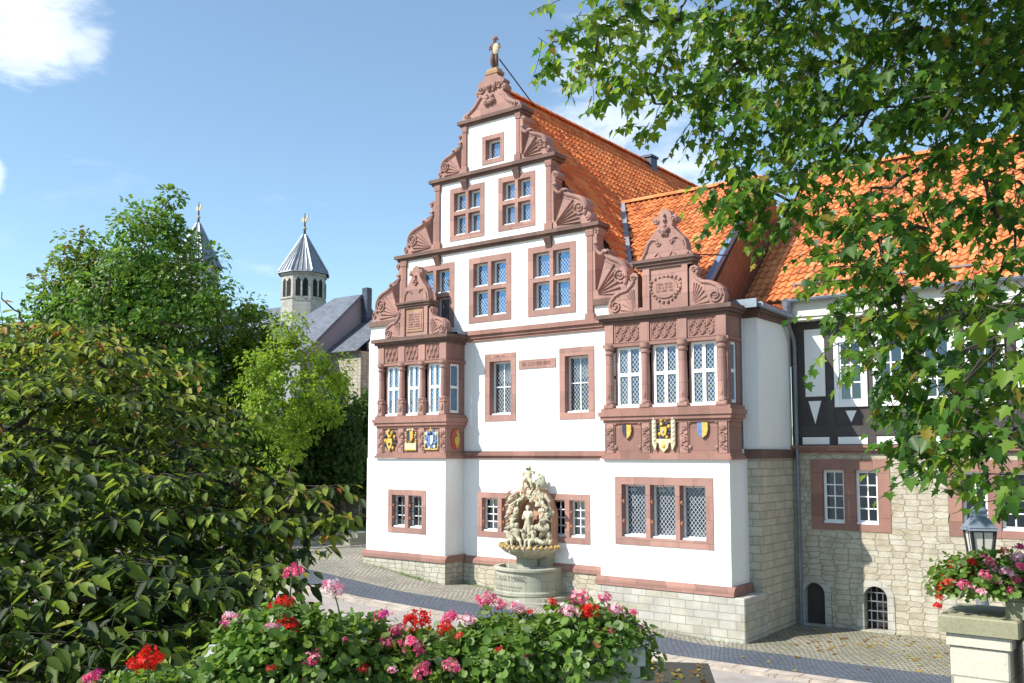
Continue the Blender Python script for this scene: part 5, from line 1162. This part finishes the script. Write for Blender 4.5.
LP = [(-1.02, -.1), (-.93, .22), (-.82, .60), (-.70, .62), (-.52, .66), (-.38, .84), (-.16, 1.02), (.0, 1.0), (.16, .82), (.34, .63), (.58, .46), (.84, .22), (1.0, -.1), (1.06, -.9)]
def lime_shape(x, y, z, rg):
    a = x*_r.x+y*_r.y; d = -x*_r.y+y*_r.x
    if not -1.0 < a < 1.04 or abs(d) > .95: return False
    for (a0, z0), (a1, z1) in zip(LP, LP[1:]):
        if a0 <= a <= a1: zt = z0+(z1-z0)*(a-a0)/(a1-a0); break
    return z < zt-.10-.55*d*d+rg.uniform(-.08, .05) and a*a+d*d < 1.08
def round_shape(x, y, z, rg):
    q = math.hypot(x, y); return q < (max(0, 1-((z+.15)/1.15)**2)**.6 if z > -.15 else 1.0)
b = at(160, 470, 40); crown_tree('lime_tree', 'big round green lime tree, the largest tree left of the gabled house', (b.x, b.y, 1.3), at(160, 347, 40), (4.7, 4.7, 7.0), ['lime1', 'lime2', 'lime3', 'lime4'], [.40, .28, .24, .08], 400, 150, .2, 3, .34, lime_shape, cr=(.55, 1.0))
b = at(88, 470, 41); crown_tree('maple_tree', 'smaller tree with brownish leaf tips at the left edge of the big lime tree', (b.x, b.y, 1.3), at(88, 320, 41), (1.9, 1.9, 3.9), ['lime3', 'lime4', 'lime1'], [.3, .25, .45], 60, 90, .2, 31, .18, round_shape, cr=(.4, .8))
b = at(290, 480, 34.5); crown_tree('robinia_tree', 'light yellow green feathery robinia in front of the church roofs', (b.x, b.y, 1.3), at(290, 390, 34.5), (1.9, 1.8, 2.7), ['rob1', 'rob2'], [.55, .45], 60, 170, .13, 4, .14, lambda x, y, z, r: abs(math.sin(5*x+2*y+4*z)) > .35, cr=(.22, .75))
b = at(248, 480, 40.5); crown_tree('robinia_tree', 'small light green tree squeezed between the lime tree and the feathery robinia', (b.x, b.y, 1.3), at(250, 350, 40.5), (1.2, 1.2, 2.5), ['rob2', 'rob1'], [.5, .5], 40, 70, .2, 41, .14, cr=(.4, .7))
b = at(342, 505, 42); IV = crown_tree('ivy_clad_tree', 'dark ivy covered tree trunk standing by the white house corner', (b.x, b.y, 1.3), at(344, 445, 42), (.85, .85, 2.7), ['dk2', 'dk1'], [.6, .4], 50, 90, .17, 6, .2, cr=(.25, .45))
for i, (px, py, D, rx, rz, lb) in enumerate([(318, 444, 43, 1.5, 2.1, 'dark shaded yew bush behind the robinia, next to the ivy clad trunk'), (290, 475, 42, 1.7, 1.8, 'dark bush in shade under the light green robinia'), (240, 462, 42, 2.2, 2.5, 'dark bush in shade under the right side of the big lime tree'), (366, 442, 44, 1.0, 2.3, 'dark shrub against the stone wall of the slate roofed house')]):
    b = at(px, 515, D); crown_tree('yew_bush', lb, (b.x, b.y, 1.2), at(px, py, D), (rx, rx, rz), ['dk1', 'dk2'], [.75, .25], 70, 70, .22, 50+i, .12, cr=(.4, .7), cat='bush')
for i, (px, py, D, rx, rz, lb) in enumerate([(20, 420, 62, 6, 5, 'distant tree behind the left shrub, at the left edge of the picture'), (-60, 400, 66, 6, 6, 'distant tree further left behind the shrub'), (120, 440, 70, 7, 5, 'distant tree behind the trunk of the big lime tree')]):
    b = at(px, 500, D); crown_tree('distant_tree', lb, (b.x, b.y, 1.2), at(px, py, D), (rx, rx, rz), ['lime1', 'lime2'], [.5, .5], 90, 60, .4, 70+i, .25, cr=(.8, 1.4), group='distant trees behind the shrub')

def twig_spray(lf, mb, p, d, L, n, leaf, rg, pick, grav=.5, r0=.006, petiole=.5, droop=.8, lean=.35):
    """a drooping twig with alternate leaves"""
    p = Vector(p); d = Vector(d).normalized(); pts = [p.copy()]; st = L/n
    for i in range(n):
        d = (d+Vector((rg.uniform(-.25, .25), rg.uniform(-.25, .25), rg.uniform(-.2, .2)-grav*st*1.2))).normalized(); p = p+d*st; pts.append(p.copy())
        sd = d.cross(Vector((0, 0, 1)));  sd = sd.normalized() if sd.length > .1 else Vector((1, 0, 0))
        s = sd*(1 if i % 2 else -1)*rg.uniform(.6, 1.2)+d*.5+Vector((0, 0, rg.uniform(-.6, .1))); s.normalize()
        sc = leaf*rg.uniform(.6, 1.2)*(1.1 if i < n-2 else .8)
        nrm = Vector((rg.uniform(-.5, .5), rg.uniform(-.5, .5), 1))-SUN*lean
        lf.add(p+s*sc*petiole*.5, s+Vector((0, 0, -rg.uniform(.1, 1)*droop)), nrm, sc, pick(rg))
    mb.tube(pts, [r0*(1-.6*i/n) for i in range(n+1)], 4, 0, cap=False)
def wpick(wts):
    def f(rg):
        x = rg.random(); a = 0
        for i, wt in enumerate(wts):
            a += wt
            if x < a: return i
        return 0
    return f
# plane tree on the right: its trunk stands outside the frame, the limbs reach in
PT = thing('plane_tree', (3.4, 10.2, 0), 'large plane tree whose leafy branches hang into the picture from the upper right', 'tree')
lf = Leaves(*LOBED); mb = MB(); rg = random.Random(21)
limb(mb, (3.4, 10.2, -.4), (3.2, 10.0, 5.0), .42, .32, 0, .03, 7, rg); limb(mb, (3.2, 10.0, 5.0), (2.4, 9.4, 8.2), .30, .2, 0, .04, 6, rg); limb(mb, (3.2, 10.0, 5.0), (4.6, 11.5, 9.5), .26, .14, 0, .05, 6, rg)
CL = [ # px, py, D, half width px, half height px, twigs
 (552, 42, 8.6, 16, 14, 7), (600, 26, 8.4, 34, 24, 22), (592, 66, 8.5, 24, 12, 8), (640, 74, 8.2, 38, 24, 22), (655, 104, 8.2, 22, 8, 6), (680, 20, 7.6, 60, 40, 34), (740, 60, 7.2, 60, 45, 36), (705, 100, 7.0, 30, 30, 10),
 (790, 15, 7.5, 70, 40, 36), (850, 50, 6.8, 70, 50, 40), (930, 30, 7.2, 70, 45, 40), (1000, 50, 6.6, 60, 60, 36), (960, 100, 6.4, 60, 40, 26), (870, 110, 6.6, 60, 36, 24),
 (760, 130, 6.8, 42, 36, 26), (748, 190, 6.6, 36, 34, 24), (725, 180, 6.7, 26, 16, 6), (795, 200, 6.5, 36, 40, 15), (790, 150, 7.1, 40, 36, 14), (838, 160, 6.7, 44, 34, 14), (850, 212, 6.3, 28, 30, 10), (775, 236, 6.5, 14, 10, 3), (852, 262, 6.1, 30, 34, 16),
 (866, 322, 6.0, 22, 34, 15), (876, 360, 5.9, 14, 12, 5), (880, 240, 6.2, 40, 36, 18), (900, 300, 6.0, 44, 44, 26), (912, 370, 5.8, 24, 40, 18), (940, 428, 5.7, 24, 28, 14), (915, 462, 5.7, 16, 6, 4), (935, 345, 6.3, 40, 40, 18), (955, 395, 5.6, 34, 44, 18), (975, 455, 5.4, 26, 30, 10), (992, 492, 5.3, 18, 16, 5), (1008, 440, 5.6, 26, 44, 11),
 (930, 160, 6.2, 40, 40, 14), (985, 180, 6.0, 36, 50, 16), (1015, 250, 5.8, 26, 60, 16), (930, 230, 6.6, 30, 36, 8), (990, 300, 6.4, 30, 30, 7), (1000, 380, 6.0, 30, 34, 10),
 (1014, 340, 4.6, 18, 22, 5), (1040, 330, 4.5, 20, 30, 6), (1020, 150, 6.8, 40, 60, 16), (1060, 30, 6.5, 60, 60, 24), (1070, 200, 6.2, 50, 80, 24), (1070, 400, 5.6, 40, 80, 16), (700, -40, 7.5, 90, 30, 24), (860, -50, 7.0, 110, 40, 36), (1020, -50, 6.8, 90, 40, 30), (600, -30, 7.8, 60, 24, 12)]
pk = wpick([.42, .36, .19, .03]); pkl = wpick([.35, .1, .5, .05])
nodes = [Vector((2.4, 9.4, 8.2)), Vector((2.9, 9.8, 6.4)), Vector((1.6, 8.6, 7.4)), Vector((.2, 8.2, 8.0)), Vector((-1.6, 7.8, 8.3)), Vector((.8, 7.4, 6.9))]
limb(mb, nodes[0], nodes[2], .16, .11, 0, .04, 5, rg); limb(mb, nodes[2], nodes[3], .10, .07, 0, .06, 5, rg); limb(mb, nodes[3], nodes[4], .07, .04, 0, .06, 5, rg); limb(mb, nodes[2], nodes[5], .09, .05, 0, .05, 5, rg)
cen = [(at(px, py, D*(1.18 if 5 < D < 8 else 1)), px, py, D*(1.18 if 5 < D < 8 else 1), hx, hy, n) for px, py, D, hx, hy, n in CL]
cen.sort(key=lambda c: (c[0]-nodes[2]).length)
for p, px, py, D, hx, hy, n in cen:
    nd = min(nodes, key=lambda q: (q-p).length+1.2*max(0, p.z-q.z)); dl = (nd-p).length
    limb(mb, nd, p, min(.03, .012+.008*dl) if D > 5 else .009, .008 if D > 5 else .004, -.05, .14, 6, rg); nodes.append(p); mpp = D/FPX
    for k in range(int(n*(2.5 if px > 690 and py < 150 else 1.45))):
        a = rg.uniform(-1, 1); c_ = rg.uniform(-1, 1); e = _r*(a*hx*mpp*.85)+Vector((0, 0, 1))*(c_*hy*mpp*.9+.06)+Vector((-_r.y, _r.x, 0))*rg.uniform(-.6, .6)
        d = Vector((rg.uniform(-1, 1), rg.uniform(-1, 1), rg.uniform(-.8, .1)))-_r*.2
        q = p+e; twig_spray(lf, mb, q, d, rg.uniform(.18, .42), rg.randint(4, 7), (.108 if px < 700 else .092)*(1 if D > 5 else 1.15), rg, pkl if (px < 700 or D < 5) else pk, .9, .004)
upper = [Vector((2.4, 9.4, 8.2)), Vector((3.4, 10.2, 9.2)), Vector((4.6, 11.5, 9.5))]
for i in range(200):                         # unseen canopy above the frame, spread sunward to shade the leaves below
    p = Vector((rg.uniform(-4.3, 4.2), rg.uniform(3.0, 9.2), rg.uniform(8.2, 12.0)))
    dv = p-EYE; wv = dv.dot(_f); yy = PY-FPX*dv.dot(_u)/max(wv, .1)
    if wv > 0 and yy > -120 and p.x < 2.6: continue
    if p.x < -2.9 and rg.random() < .8: continue
    nd = min(upper, key=lambda q: (q-p).length); limb(mb, nd, p, .035, .012, -.12, .06, 4, rg); upper.append(p)
    for k in range(14): twig_spray(lf, mb, p+rnd_dir(rg)*rg.uniform(.1, .8), rnd_dir(rg)+Vector((0, 0, -.3)), .5, 6, .16, rg, pk, .9, .004)
mb.build('trunk', 'twig', PT, True); lf.build('crown', ['plane1', 'plane2', 'plane3', 'plane4'], PT)

# large shrub on the left
SH = thing('dogwood_shrub', (-5.9, 4.6, .2), 'large dense shrub with dark green leaves and orange autumn tips filling the lower left', 'shrub')
lf = Leaves(*OVATE); mb = MB(); rg = random.Random(33)
SC = [(30, 352, 8.2, 50, 26, 30), (90, 356, 8.0, 55, 26, 30), (60, 392, 7.6, 70, 40, 44), (145, 402, 7.6, 50, 34, 40), (180, 428, 7.6, 40, 30, 22), (10, 430, 7.2, 60, 50, 40), (100, 445, 7.0, 70, 50, 56), (180, 462, 7.0, 50, 46, 44), (226, 484, 7.0, 28, 22, 16), (256, 502, 6.9, 34, 18, 18), (298, 514, 6.8, 30, 18, 18), (322, 524, 6.8, 14, 8, 7), (240, 525, 6.6, 46, 30, 34), (30, 510, 6.4, 60, 50, 48), (120, 525, 6.2, 70, 50, 60), (190, 550, 6.2, 50, 44, 46), (255, 556, 6.4, 34, 30, 26), (290, 566, 6.4, 22, 14, 9), (20, 590, 5.8, 60, 50, 48), (110, 605, 5.6, 70, 50, 58), (190, 618, 5.6, 50, 46, 46), (236, 600, 5.8, 34, 36, 26), (20, 670, 5.4, 70, 50, 44), (110, 685, 5.2, 70, 46, 46), (190, 695, 5.2, 60, 46, 36), (-60, 400, 7.4, 60, 60, 40), (-60, 520, 6.4, 60, 70, 40), (-60, 640, 5.6, 60, 60, 30), (130, 378, 7.9, 34, 18, 14), (-20, 348, 8.4, 50, 30, 20), (70, 760, 5.2, 110, 50, 40)]
pt = wpick([.28, .17, .33, .08, .13, .01]); pb = wpick([.38, .46, .14, .0, .02, .0])  # sunlit highlights put into leaf colour: brighter mix on top, darker below
root = Vector((-5.9, 4.6, .2)); nodes = []
for k in range(7):
    a = 2*math.pi*k/7; tp = root+Vector((math.cos(a)*.9, math.sin(a)*.9, 2.6+rg.uniform(-.3, .5))); limb(mb, root+Vector((math.cos(a)*.2, math.sin(a)*.2, -.2)), tp, .07, .04, 0, .07, 6, rg); nodes.append(tp)
cen = [(at(px, py, D), px, py, D, hx, hy, n) for px, py, D, hx, hy, n in SC]+[(at(px-6, py+12, D+1.3), px, py+12, D+1.3, hx, hy, int(n*.8)) for px, py, D, hx, hy, n in SC if py > 385 and px < 230]; cen.sort(key=lambda c: (c[0]-root).length)
for p, px, py, D, hx, hy, n in cen:
    nd = min(nodes, key=lambda q: (q-p).length+.8*max(0, q.z-p.z)); limb(mb, nd, p, .026, .012, .0, .12, 5, rg); nodes.append(p); mpp = D/FPX
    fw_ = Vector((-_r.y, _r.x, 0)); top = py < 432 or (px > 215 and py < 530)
    for pl in range(3):                       # leafy branches lie in loose horizontal layers with dark gaps between
        zc = (pl-1)*hy*mpp*.75+rg.uniform(-.05, .05)+.04; c0 = _r*rg.uniform(-.25, .25)*hx*mpp+fw_*rg.uniform(-.3, .3)
        for k in range(int(n*.62)):
            a = rg.uniform(0, 2*math.pi); q = rg.uniform(.0, .75); d = _r*math.cos(a)+fw_*math.sin(a)+Vector((0, 0, rg.uniform(-.05, .22)))
            e = c0+_r*(math.cos(a)*q*hx*mpp)+fw_*(math.sin(a)*q*.6)+Vector((0, 0, zc-.10*q*q+rg.uniform(-.04, .04)))
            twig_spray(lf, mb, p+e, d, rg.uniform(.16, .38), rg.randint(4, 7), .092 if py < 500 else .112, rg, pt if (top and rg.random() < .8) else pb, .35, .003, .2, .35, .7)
limb(mb, at(30, 330, 8.1), at(2, 292, 8.1), .012, .004, .1, .25, 6, rg)
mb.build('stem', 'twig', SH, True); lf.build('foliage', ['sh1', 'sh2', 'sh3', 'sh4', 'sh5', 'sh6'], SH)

# ------------------------------------------------------------ terrace, parapet, flowers
def arc_pts(r, a0, a1, n): return [(-r*math.sin(a0+(a1-a0)*i/n), r*math.cos(a0+(a1-a0)*i/n)) for i in range(n+1)]
RA = math.radians
w = MB(); w.prism(arc_pts(3.0, RA(26), RA(88), 20)+[(-3.6, -4), (5, -4), (5, 2.7), (-1.3, 2.7)], -.6, 2.9, 'z'); structure(w.build('terrace', 'terrace'))
PW = thing('parapet_wall', (-2.3, 3.0, 0), 'low stone parapet wall, plant shadow in its colour, under the geranium troughs', 'wall')
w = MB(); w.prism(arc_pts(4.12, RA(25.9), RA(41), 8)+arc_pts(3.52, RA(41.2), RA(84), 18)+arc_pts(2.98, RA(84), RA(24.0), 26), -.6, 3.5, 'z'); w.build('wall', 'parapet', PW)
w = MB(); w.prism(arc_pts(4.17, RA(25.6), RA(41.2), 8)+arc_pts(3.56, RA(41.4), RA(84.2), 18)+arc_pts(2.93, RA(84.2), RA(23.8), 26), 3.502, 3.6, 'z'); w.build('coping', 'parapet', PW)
def trough(az, r, L, label):
    c, s_ = math.cos(az), math.sin(az); P = Vector((-r*s_, r*c, 3.6)); T = thing('flower_trough', P, label, 'flower box', 'concrete troughs on the parapet')
    def tr(p): return (P.x+p[0]*c-p[1]*s_, P.y+p[0]*s_+p[1]*c, P.z+p[2])
    m = MB(); m.bevbox(-L/2, L/2, -.13, .13, .0, .2, .015)
    ring_ = MB(); ring(ring_, -L/2-.01, L/2+.01, -.14, .14, .17, .23, .03) if False else None
    m.box(-L/2-.015, L/2+.015, -.145, -.11, .17, .225); m.box(-L/2-.015, L/2+.015, .11, .145, .17, .225); m.box(-L/2-.015, -L/2+.02, -.11, .11, .17, .224); m.box(L/2-.02, L/2+.015, -.11, .11, .17, .224)
    m.v = [tr(p) for p in m.v]; m.build('trough', 'trough', T)
    e = MB(); e.box(-L/2+.02, L/2-.02, -.11, .11, .15, .205); e.v = [tr(p) for p in e.v]; e.build('soil', 'earth', T); return T
w = Leaves(*ROUND)
for i in range(260):
    a = RA(25.8+15*R.random()); r = R.uniform(3.55, 4.12); w.add((-r*math.sin(a), r*math.cos(a), 3.606), (R.uniform(-1, 1), R.uniform(-1, 1), R.uniform(-.1, .3)), (R.uniform(-.4, .4), R.uniform(-.4, .4), 1), R.uniform(.008, .026), R.choice((0, 1, 1, 2)))
tag(w.build('leaf_litter', ['fallen1', 'fallen2', 'ger1']), 'dry leaf litter and petals lying on the shadow-toned parapet coping', 'leaf litter', kind='stuff')
trough(RA(36.5), 3.42, .80, 'grey concrete trough at the right end of the parapet under red and pink geraniums')
trough(RA(49.0), 3.36, .70, 'grey concrete trough at the left of the row, almost hidden by geranium leaves')

def head_mesh(mat, seed, mat2):
    """one geranium flower head: some forty five-petalled florets on a dome"""
    rg = random.Random(seed); m = MB()
    for i in range(34):
        z = 1-1.6*(i+.5)/34; a = i*2.39996+rg.uniform(-.3, .3); rr = math.sqrt(max(0, 1-z*z)); d = Vector((rr*math.cos(a), rr*math.sin(a), z*.75)); d = (d+rnd_dir(rg)*.22)
        n = (d+rnd_dir(rg)*.6).normalized(); u = n.orthogonal().normalized(); v = n.cross(u); r = rg.uniform(.24, .40); c = d*rg.uniform(.6, 1.12)
        a0 = rg.uniform(0, 6); mi = 1 if rg.random() < .35 else 0
        for k in range(5):
            b = a0+2*math.pi*k/5; e = u*math.cos(b)+v*math.sin(b); f = u*math.cos(b+.5)+v*math.sin(b+.5); g = u*math.cos(b-.5)+v*math.sin(b-.5)
            m.add([c, c+f*r*.75+n*rg.uniform(-.02, .12), c+e*r+n*rg.uniform(-.06, .08), c+g*r*.75+n*.06], [(0, 1, 2, 3)], mi)
    o = m.build('blossom', [mat, mat2]); me = o.data; bpy.data.objects.remove(o); return me
HEAD = {k: [head_mesh('fl_'+k, 5*i+j, {'red': 'fl_red', 'pink': 'fl_pale', 'pale': 'fl_white', 'sal': 'fl_red', 'mag': 'fl_pink'}[k]) for j in range(3)] for i, k in enumerate(('red', 'pink', 'pale', 'sal', 'mag'))}
def add_head(plant, p, r, kind, rg, stem_from=None):
    o = bpy.data.objects.new('blossom', rg.choice(HEAD[kind])); COL.objects.link(o); o.parent = plant; o.location = Vector(p)-org(plant); o.scale = (r, r, r*.9)
    o.rotation_euler = (rg.uniform(-.4, .4), rg.uniform(-.4, .4), rg.uniform(0, 6))
def geranium(pos, rad, label, heads, seed, nleaf=420, group='geraniums on the parapet', leaf=.027, trail=.5):
    """bushy geranium: round leaves on a dome, trailing shoots, flower heads on long stalks"""
    rg = random.Random(seed); T = thing('geranium', pos, label, 'geranium', group); P = Vector(pos); lf = Leaves(*ROUND); mb = MB()
    az = math.atan2(-P.x, P.y); tx = Vector((math.cos(az), math.sin(az), 0)); ty = Vector((-tx.y, tx.x, 0))
    for i in range(nleaf):
        d = rnd_dir(rg)
        if d.z < -trail: d.z = -d.z
        q = rg.uniform(.5, 1.06); e = tx*(d.x*rad[0]*q)+ty*(d.y*rad[1]*q)+Vector((0, 0, d.z*rad[2]*q)); e += rnd_dir(rg)*.02
        nrm = Vector((0, 0, .7))+(tx*d.x+ty*d.y+Vector((0, 0, d.z)))*.7+rnd_dir(rg)*.55
        x = rg.random(); mi = 0 if x < .5 else 1 if x < .88 else 2 if x < .994 else 3
        if d.z < -.2: mi = rg.choice((0, 1, 2, 2))
        lf.add(P+e*(1+.10*math.sin(7*d.x+seed)*math.cos(6*d.y)), rnd_dir(rg)+Vector((0, 0, -.15)), nrm, leaf*rg.uniform(.45, 1.3), mi)
        if i % 40 == 0: mb.tube([P+e*.05, P+e*.55+Vector((0, 0, .02)), P+e], [.005, .004, .0025], 4, cap=False)
    lf.build('foliage', ['ger1', 'ger2', 'ger3', 'ger4'], T)
    for (px, py, D, kind, dia) in heads:
        p = at(px, py, D); r = dia*.45*D/FPX
        s = P+(p-P)*.3; s.z = P.z+min(.1, (p.z-P.z)*.5); mb.tube([s, s.lerp(p, .6)+Vector((0, 0, .015)), p], [.004, .003, .0025], 4, cap=False)
        add_head(T, p, r, kind, rg)
    mb.build('stem', 'stem', T, True); return T
GP = [((585, 652, 3.42), (.24, .22, .155), 'geranium at the right end of the parapet with red and pink heads', [(580, 598, 3.4, 'pink', 20), (589, 613, 3.35, 'red', 22), (569, 611, 3.3, 'pale', 19), (604, 598, 3.45, 'pink', 15), (616, 610, 3.4, 'pale', 19), (637, 629, 3.45, 'pale', 17), (629, 622, 3.45, 'sal', 12), (553, 602, 3.4, 'sal', 12), (612, 632, 3.3, 'pink', 10), (598, 630, 3.3, 'mag', 8), (633, 612, 3.4, 'pink', 9)]),
      ((505, 668, 3.36), (.25, .22, .17), 'geranium with few pink heads and bright leaves, second from the right end', [(485, 600, 3.4, 'pink', 22), (501, 605, 3.4, 'pink', 14), (517, 608, 3.4, 'pale', 18), (530, 612, 3.4, 'sal', 8), (499, 650, 3.2, 'sal', 9), (468, 620, 3.3, 'pale', 16), (527, 655, 3.2, 'mag', 8)]),
      ((432, 680, 3.33), (.23, .22, .15), 'geranium with a flat cluster of red and pink heads left of the fountain basin', [(450, 618, 3.3, 'pink', 20), (419, 621, 3.3, 'red', 26), (409, 619, 3.3, 'red', 14), (398, 631, 3.25, 'pink', 19), (445, 628, 3.25, 'red', 16), (386, 643, 3.2, 'pink', 16), (412, 645, 3.15, 'pink', 25), (420, 672, 3.1, 'pink', 18), (451, 666, 3.1, 'pink', 19), (459, 636, 3.2, 'sal', 10), (426, 664, 3.1, 'mag', 9)]),
      ((352, 678, 3.3), (.24, .22, .20), 'geranium with a pale pink head held high over the cobbles', [(333, 588, 3.25, 'pale', 23), (383, 615, 3.2, 'mag', 17), (363, 669, 3.1, 'sal', 12), (392, 670, 3.1, 'pale', 11), (345, 640, 3.1, 'mag', 8)]),
      ((285, 672, 3.2), (.26, .22, .20), 'geranium with bright red heads at the edge of the large shrub', [(292, 572, 3.2, 'pink', 21), (284, 602, 3.2, 'red', 18), (272, 606, 3.2, 'red', 11), (285, 628, 3.1, 'red', 29), (273, 629, 3.08, 'pale', 20), (313, 659, 3.05, 'pink', 23), (232, 619, 3.2, 'pale', 20), (225, 625, 3.2, 'mag', 12), (271, 668, 3.0, 'sal', 11)]),
      ((150, 745, 3.1), (.30, .22, .19), 'geranium with one large red head in front of the dark shrub', [(147, 661, 3.0, 'red', 32), (92, 678, 3.05, 'pink', 17), (97, 673, 3.05, 'mag', 10)]),
      ((225, 720, 3.1), (.20, .2, .17), 'low leafy geranium without open heads between its red flowered neighbours', [])]
for i, (c, rad, lb, hd) in enumerate(GP): geranium(at(*c), rad, lb, hd, 90+i, nleaf=int(3800*rad[0]/.25))

# gate pillar with its planter, and the lantern behind it
yp = 7.6; a = on_y(937, 617, yp); b = on_y(1012, 633, yp); zt = a.z+.02
GPIL = thing('gate_pillar', ((a.x+b.x)/2, yp+.3, 0), 'pale stone pillar with mossy capstone in the lower right corner', 'pillar')
x0, x1 = a.x, b.x
w = MB(); w.bevbox(x0+.07, x1-.03, yp+.05, yp+.62, -.4, zt-.22, .012); w.build('shaft', 'pillar', GPIL)
w = MB(); w.bevbox(x0+.05, x1-.01, yp+.03, yp+.64, zt-.218, zt-.125, .01); w.build('neck', 'pillar', GPIL)
w = MB(); w.bevbox(x0, x1+.05, yp, yp+.70, zt-.125, zt, .012); w.build('capstone', 'cap', GPIL)
w = MB(); w.bevbox(x1-.06, x1+.75, yp+.12, yp+.66, zt, zt+.16, .015); w.box(x1+.05, x1+.75, yp+.16, yp+.6, zt-1.6, zt-.002); w.build('side_block', 'cap', GPIL)
hd = [(953, 566, 7.95, 'sal', 11), (964, 566, 7.95, 'red', 9), (957, 577, 7.9, 'sal', 12), (941, 586, 7.9, 'sal', 12), (949, 590, 7.9, 'red', 8), (958, 586, 7.85, 'pale', 11), (974, 588, 7.8, 'pale', 11), (940, 597, 7.85, 'red', 8), (938, 606, 7.85, 'red', 9), (998, 571, 7.8, 'pale', 12), (997, 581, 7.8, 'pale', 12), (1017, 558, 7.9, 'pale', 14), (1019, 580, 7.8, 'pink', 15), (1005, 551, 8.0, 'red', 9), (1020, 547, 8.0, 'mag', 10), (983, 556, 8.0, 'mag', 9), (946, 577, 7.9, 'red', 8), (965, 578, 7.9, 'red', 9), (975, 572, 7.95, 'pink', 8), (1010, 590, 7.8, 'pink', 9), (968, 572, 7.9, 'sal', 12), (962, 584, 7.7, 'pink', 12), (985, 575, 7.7, 'pink', 12), (1008, 572, 7.65, 'pale', 12), (972, 562, 7.8, 'red', 10), (990, 562, 7.8, 'pink', 11), (1022, 567, 7.6, 'pink', 12), (948, 582, 7.8, 'sal', 11), (981, 592, 7.6, 'pale', 10)]
g0 = at(992, 588, 8.0); geranium(g0, (.44, .27, .25), 'large geranium with pink and red heads on top of the stone pillar', [h for h in hd if h[0] > 960], 120, nleaf=2400, group='pillar geranium', leaf=.045, trail=.25)
g1 = at(957, 588, 7.95); geranium(g1, (.14, .16, .13), 'small geranium shoot with orange red heads spilling over the left edge of the pillar', [h for h in hd if h[0] <= 960], 121, nleaf=260, group='pillar geranium', leaf=.05, trail=.3)
Lc = at(980, 540, 9.4); LZ = Lc.z
LT = thing('street_lantern', (Lc.x, Lc.y, 0), 'old grey street lantern with tapered milky glass head behind the pillar flowers', 'street lamp')
def frust(mb, r0, r1, z0, z1, m=0):
    P = [(-1, -1), (1, -1), (1, 1), (-1, 1)]; an = .5
    rot = lambda x, y, r: (Lc.x+r*(x*math.cos(an)-y*math.sin(an)), Lc.y+r*(x*math.sin(an)+y*math.cos(an)))
    vs = [(*rot(x, y, r0), z0) for x, y in P]+[(*rot(x, y, r1), z1) for x, y in P]
    mb.add(vs, [(0, 1, 5, 4), (1, 2, 6, 5), (2, 3, 7, 6), (3, 0, 4, 7), (3, 2, 1, 0), (4, 5, 6, 7)], m); return vs
w = MB(); w.lathe((Lc.x, Lc.y, 0), [(.09, 0), (.09, .5), (.06, .55), (.045, LZ-.6), (.055, LZ-.57), (.035, LZ-.39)], 12); w.tube([(Lc.x-.2, Lc.y, LZ-.7), (Lc.x+.2, Lc.y, LZ-.7)], .015, 6); w.build('post', 'pipe', LT)
w = MB(); gv = frust(w, .058, .098, LZ-.30, LZ+.09); w.build('lamp_glass', 'lampglass', LT)
w = MB()
for k in range(4): w.tube([gv[k], gv[k+4]], .016, 5); w.tube([gv[k], gv[(k+1) % 4]], .014, 5); w.tube([gv[4+k], gv[4+(k+1) % 4]], .018, 5)
for k in range(4):
    lo = (Vector(gv[k])+Vector(gv[(k+1) % 4]))/2; hi_ = (Vector(gv[4+k])+Vector(gv[4+(k+1) % 4]))/2; w.tube([lo, hi_], .006, 4)
frust(w, .036, .066, LZ-.39, LZ-.305); w.build('lamp_frame', 'iron', LT)
w = MB(); frust(w, .13, .112, LZ+.09, LZ+.112); frust(w, .12, .05, LZ+.113, LZ+.21); frust(w, .06, .05, LZ+.211, LZ+.25); w.lathe((Lc.x, Lc.y, LZ+.25), [(.07, 0), (.075, .02), (.03, .06), (.03, .09), (.02, .12), (.001, .14)], 10); w.build('lamp_roof', 'zinc', LT)
print('objects', len(bpy.data.objects))
